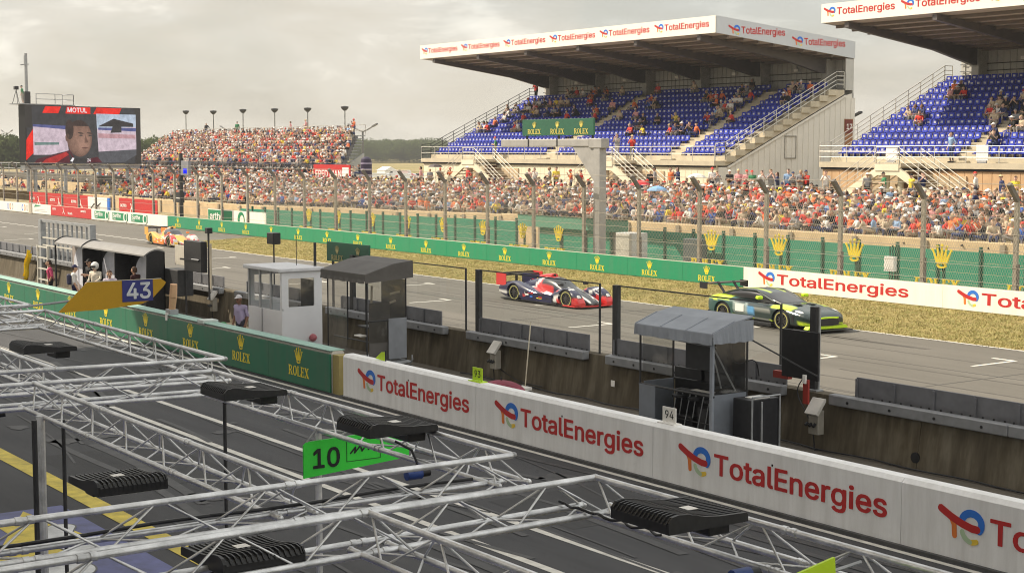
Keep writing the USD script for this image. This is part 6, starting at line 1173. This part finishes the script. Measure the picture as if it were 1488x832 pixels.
obj('lower_truss', frame(box(0, WL, -.5, -.05, -.8, -.2), A + np.array((0, 0, zbot)), xd, ZD), STEEL, t)
t2 = thing('camera_platform', 'railed platform on top of the video wall', 'platform'); p0, p1 = on(-.01, 1.06, -.5), on(.42, 1.06, -.5)
obj('deck', frame(box(-.02 * WL, .42 * WL, SH + .02, SH + .12, -1.8, -.05), A + np.array((0, 0, zbot)), xd, ZD), STEEL, t2); q0, q1 = on(.10, 1.012, -.1), on(.41, 1.012, -.1); railing(t2, [q0, q1, q1 - nrm * 1.6], 1.1, 2, 2.2, .035, STEEL)
mb = on(.07, 1.012, -.9); t3 = thing('mast', 'tall antenna mast rising behind the video wall', 'mast'); obj('pole', tube(mb - np.array((0, 0, 9)), mb + np.array((0, 0, 5.2)), .24, 8, .15), STEEL, t3); obj('cross_arm', bar(mb + np.array((0, 0, 4.0)) - xd * .7, mb + np.array((0, 0, 4.1)) + xd * .35, .1, .1), STEEL, t3); obj('box', cbox(mb[0] - .3, mb[0] + .3, mb[1] - .3, mb[1] + .3, mb[2], mb[2] + 1.3, .03), DARK, t3); obj('antenna', tube(mb + np.array((-.5, 0, 4.0)), mb + np.array((-.5, 0, 5.0)), .04, 6), STEEL, t3)
cmn = on(.012, 1.016, -.5); copy_of(standing[3]['cls'], 'person', 'camera operator standing on the platform at the top left of the video wall', 'person', cmn, -30, None, 1.05)
t3 = thing('video_camera', 'black video camera on a tripod beside the operator on the video wall', 'camera'); c_ = on(-.035, 1.016, -.5); obj('body', cbox(c_[0] - .25, c_[0] + .25, c_[1] - .2, c_[1] + .2, c_[2] + 1.4, c_[2] + 1.75, .03), BLACK, t3)
for a in (0, 2.1, 4.2): obj('tripod_leg', tube(c_ + np.array((.4 * math.cos(a), .4 * math.sin(a), 0)), c_ + np.array((0, 0, 1.4)), .03, 5), DARK, t3)
# lamps
lampg = mat('lamp_grey', (.16, .16, .155), .5)
fm = proto_root('flood_mast'); obj('pole', tube((0, 0, 0), (0, 0, 11.9), .13, 8, .08), lampg, fm); obj('head', cat_([hm for hm in (trimesh.creation.revolve(np.array([(0, -.3), (.2, -.28), (.52, .05), (.58, .3), (0, .4)]), sections=12).apply_translation((0, 0, 12.0)),)]), DARK, fm)
for k, (u, v) in enumerate(((270, 162), (310, 162), (353, 160), (399, 159), (447, 158), (501, 156))):
    d = 118 + 4 * k if False else 110; p = at_y(u, v, d); copy_of(fm, 'flood_mast', f'thin floodlight mast with a dark bowl head behind the bleacher, {ORD[k].replace("front", "first")} from the left', 'lamp post', (p[0], p[1], p[2] - 12.2), 0, 'floodlight masts behind the bleacher')
sl = proto_root('street_lamp'); obj('pole', tube((0, 0, 0), (0, 0, 9), .16, 8, .12), lampg, sl)
for s in (-1, 1): obj('arm', pipe([(0, 0, 8.9), (s * .8, 0, 9.15), (s * 1.9, 0, 9.6)], .09, 6), lampg, sl); obj('lamp', bar((s * 1.7, 0, 9.52), (s * 2.5, 0, 9.85), .3, .16), lampg, sl)
for u, v, y, lb in ((10, 190, 120, 'double-armed street lamp at the left edge, left of the video wall'), (333, 184, 120, 'double-armed street lamp behind the middle of the bleacher'), (527, 182, 95, 'double-armed street lamp at the right end of the bleacher')):
    p = at_y(u, v, y); copy_of(sl, 'street_lamp', lb, 'street lamp', (p[0], p[1], p[2] - 9.7), 15, 'double-armed street lamps')
t = thing('street_lamp', 'dark lamp head on a curved arm above the gap between the grandstands', 'street lamp'); p = at_y(1243, 166, 92); obj('lamp', bar(p + np.array((-.5, 0, -.25)), p + np.array((.6, 0, .15)), .3, .16), DARK, t); obj('pole', tube((p[0] - 2.2, p[1], 0), (p[0] - 2.2, p[1], p[2] - 1.2), .1, 8), lampg, t); obj('arm', pipe([(p[0] - 2.2, p[1], p[2] - 1.2), (p[0] - 1.6, p[1], p[2] - .6), p + np.array((-.5, 0, -.25))], .07, 6), lampg, t)
# small kit above the barrier on the left
t = thing('blue_screen', 'small blue lit display on a dark post behind the catch fence', 'screen', (-111.6, 47.6, 0)); obj('post', box(-.75, -.5, -.1, .1, .3, 5.9), DARK, t); obj('housing', cbox(-.5, 1.0, -.1, .15, 4.2, 5.3, .03), mat('housing_grey', (.2, .2, .22), .5), t); obj('display', box(.05, .7, -.115, -.101, 4.35, 4.72), emit('display_blue', (.01, .02, .9), .9), t); obj('beacon', cbox(-.8, -.4, -.14, .14, 4.7, 5.5, .02), BLACK, t)
t = thing('start_lights', 'small dark display board with pale bar on a thin post behind the fence', 'display', (-113.4, 47.9, 0)); obj('board', cbox(-1.1, .9, -.06, .06, 2.1, 2.9, .02), DARK, t); obj('bar', box(-.9, .7, -.075, -.061, 2.4, 2.47), WHITE, t); obj('post', box(-.06, .06, .07, .15, .3, 2.9), DARK, t)
# trees
LEAF = usdkit.material(stage, '/World/Looks/leaves', {'o': ('object_info', {}), 'g': ('geometry', {}), 'n': ('noise_texture', {'scale': .35, 'detail': 4.0}), 'r': ('rgb_ramp', {'ramp': [(.3, (.055, .075, .028)), (.55, (.09, .115, .045)), (.75, (.13, .15, .06))]}), 'd': ('diffuse_bsdf', {}), 't': ('translucent_bsdf', {}), 'm': ('mix_closure', {'fac': .3})}, [('g.position', 'n.vector'), ('n.fac', 'r.fac'), ('r.color', 'd.color'), ('r.color', 't.color'), ('d.BSDF', 'm.closure1'), ('t.BSDF', 'm.closure2')], surface='m.closure')
BARK = mat('bark', (.09, .07, .05), .9)
def crown_mesh(seed, h, w, n, tall=False):
    r = np.random.default_rng(seed); C = []; k = 16
    cen = np.c_[r.normal(0, .28 * w, k), r.normal(0, .28 * w, k), r.uniform(.32 * h, .88 * h, k)] if not tall else np.c_[r.normal(0, .12 * w, k), r.normal(0, .12 * w, k), np.linspace(.15 * h, .92 * h, k)]
    rad = r.uniform(.16, .30, k) * w * (1.1 if tall else 1.25); q = r.integers(0, k, n); d = r.normal(size=(n, 3)); d /= np.linalg.norm(d, axis=1)[:, None]
    p = cen[q] + d * (rad[q] * r.uniform(.55, 1.05, n) ** .5)[:, None] * (1, 1, .85); s = r.uniform(.25, .55, n) * (h / 12) ** .5
    a = r.normal(size=(n, 3)); a /= np.linalg.norm(a, axis=1)[:, None]; b = np.cross(a, d); b /= np.linalg.norm(b, axis=1)[:, None] + 1e-9
    V = np.stack([p - a * s[:, None], p + b * s[:, None] * .7, p + a * s[:, None], p - b * s[:, None] * .7], 1).reshape(-1, 3); i = np.arange(n) * 4; F = np.vstack([np.c_[i, i + 1, i + 2], np.c_[i, i + 2, i + 3]])
    return trimesh.Trimesh(V, F, process=False)
def trunk_mesh(seed, h, w):
    r = np.random.default_rng(seed); L = [tube((0, 0, 0), (0, 0, h * .6), h * .022, 8, h * .012)]
    for k in range(6): a = r.uniform(0, 6.28); L.append(tube((0, 0, h * (.25 + .05 * k)), (w * .3 * math.cos(a), w * .3 * math.sin(a), h * (.5 + .06 * k)), h * .010, 6, h * .004))
    return cat_(L)
trees = []
for k in range(4):
    p = proto_root(f'broad_tree_{k:03d}'); h, w = (11, 9); obj('crown', crown_mesh(k, h, w, 2600), LEAF, p); obj('trunk', trunk_mesh(k, h, w), BARK, p); trees.append(p)
pp = proto_root('poplar_tree'); obj('crown', crown_mesh(9, 20, 6.5, 2600, True), LEAF, pp); obj('trunk', trunk_mesh(9, 20, 3), BARK, pp)
TL = [(-8, 193, 330), (12, 197, 340), (28, 200, 350), (40, 205, 330), (58, 210, 360), (208, 205, 330), (220, 201, 350), (232, 203, 340), (243, 200, 380), (258, 199, 400), (275, 203, 390), (300, 204, 420), (333, 206, 420), (382, 203, 440), (-30, 198, 350), (190, 207, 330)]
ORD2 = ['first'] + ORD[1:] + ['fifteenth', 'sixteenth']
for k, (u, v, D) in enumerate(TL):
    p = at_d(u, v, D); sc = (p[2] + .35) / 11.0; side = 'left of the video wall' if u < 100 else 'right of the video wall behind the bleacher'
    copy_of(trees[k % 4], 'broad_tree', f'{["low", "rounded", "wide", "dense"][k % 4]} tree {side}, {ORD2[sorted(q[0] for q in TL).index(u)]} from the left', 'tree', (p[0], p[1], -.35), 37 * k, 'trees behind the video wall and bleacher', sc)
tr = np.random.default_rng(4); pos, idx, rz_, scs = [], [], [], []
for k in range(260):
    u = tr.uniform(500, 640) if k < 190 else tr.uniform(-40, 520); D = tr.uniform(720, 900); p = at_d(u, 230, D); pos.append((p[0], p[1], -.35)); idx.append(int(tr.integers(0, 4))); rz_.append(tr.uniform(0, 6)); scs.append(tr.uniform(.70, 1.05) * (1 + .0))
instancer('far_wood', [(crown_mesh(20 + k, 11, 10, 900), LEAF, None, False) for k in range(4)], pos, idx, rz_, scs, None, 'far belt of dark green trees across the field beyond the car park', 'wood')
for k, (u, D, s) in enumerate(((583, 760, .50), (588, 765, .52), (595, 770, .51), (549, 800, .46), (556, 800, .47), (561, 805, .45))):
    p = at_d(u, 220, D); copy_of(pp, 'poplar_tree', f'tall narrow dark tree rising above the far wood, {["left one of the tall trio", "middle one of the tall trio", "right one of the tall trio", "left one of the lower trio", "middle one of the lower trio", "right one of the lower trio"][k]}', 'tree', (p[0], p[1], -.35), 40 * k, 'tall trees above the far wood', s * (1.0))
# car park in the field
def car_mesh(van=False):
    if van: pr = [(0, .35), (0, 1.9), (.2, 2.1), (3.9, 2.1), (4.6, 1.3), (5.3, 1.1), (5.4, .35)]
    else: pr = [(0, .3), (.05, .85), (.35, .95), (.9, 1.42), (2.3, 1.45), (3.1, .98), (4.1, .82), (4.25, .3)]
    m = prism_y(pr, -.85, .85); return m
vp = []
for k, (c, van) in enumerate((((.72, .72, .70), True), ((.70, .70, .69), False), ((.06, .06, .07), False), ((.35, .36, .38), False), ((.45, .05, .04), False), ((.66, .64, .6), True))):
    p = proto_root(f'parked_vehicle_{k:03d}'); obj('body', car_mesh(van), mat(f'vehicle_paint_{k}', c, .3, 0, .04, spec=.6), p); obj('window', prism_y([(.55, 1.0), (.95, 1.38), (2.25, 1.40), (2.9, 1.0)] if not van else [(3.5, 1.35), (3.5, 1.85), (3.95, 1.85), (4.4, 1.35)], -.86, .86), GLASSD, p)
    for x in (.8, 3.4 + (.9 if van else 0)):
        for y in (-.7, .7): obj('wheel', tube((x, y - .1, .32), (x, y + .1, .32), .32, 12), RUBBER, p)
    vp.append(p)
cr = random.Random(8); VN = ['white van', 'white car', 'black car', 'grey car', 'red car', 'cream van']; n_ = 0
for row, (v, D) in enumerate(((239.5, 330), (242, 290), (245, 260), (249, 225), (253, 200))):
    u = 541 + cr.uniform(0, 6); nv = 0
    while u < 624:
        k = cr.choice((0, 1, 1, 1, 2, 3, 3, 4, 5)); p = at_d(u, v, D); copy_of(vp[k], 'parked_vehicle', f'{VN[k]}, {ORD2[nv]} from the left in the {["farthest", "fourth", "third", "second", "nearest"][row]} row of the field car park', 'car' if 'car' in VN[k] else 'van', (p[0], p[1], -.35), cr.choice((35, 215)) + cr.uniform(-8, 8), 'vehicles parked in the field'); nv += 1; u += cr.uniform(8, 14)
t = thing('marquee', 'white marquee tent in the field behind the parked vehicles', 'tent'); p = at_d(562, 240, 345); obj('roof', prism_x([(-1.6, 1.9), (0, 2.7), (1.6, 1.9)], p[0] - 1.8, p[0] + 1.8).apply_translation((0, p[1], -.35)), WHITE, t); obj('wall', box(p[0] - 1.75, p[0] + 1.75, p[1] - 1.5, p[1] + 1.5, -.35, 1.54), WHITE, t)
# dark marshal stand and curved barrier at the far left behind the fence
t = thing('left_bank_stand', 'low dark stand with a railing in front of the video wall', 'stand'); obj('wall', box(-240, -162, 60, 62, 0, 3.3), mat('dark_stand', (.12, .11, .09), .8, 0, .3, .6), t); obj('parapet', box(-240, -162, 58.2, 58.6, 0, 2.6), mat('tan_concrete', (.50, .38, .23)), t); railing(t, [(-240, 60, 3.3), (-162, 60, 3.3)], 1.2, 2, 3, .04, STEEL)
t = thing('white_truck', 'pale truck roof visible behind the fence at the left edge', 'truck', (-228, 62.5, 0)); obj('body', cbox(-5, 9, -1.2, 1.2, .9, 4.1, .1), mat('truck_cream', (.62, .57, .46), .5), t); obj('cab', cbox(9.2, 11.4, -1.2, 1.2, .8, 3.2, .1), WHITE, t)
for x in (-3.5, 5, 10.4): obj('wheel', tube((x, -1.25, .5), (x, -.9, .5), .5, 12), RUBBER, t)

# ------------------------------------------------------------------ thin summer haze
hz_m = usdkit.material(stage, '/World/Looks/thin_haze', {'v': ('principled_volume', {'color': (0.93, 0.93, 0.92), 'density': 0.00025, 'anisotropy': 0.35})}, [], volume='v.volume')
obj('haze', box(-1500, 200, -40, 1200, -1.5, 32), hz_m, None, kind='stuff')
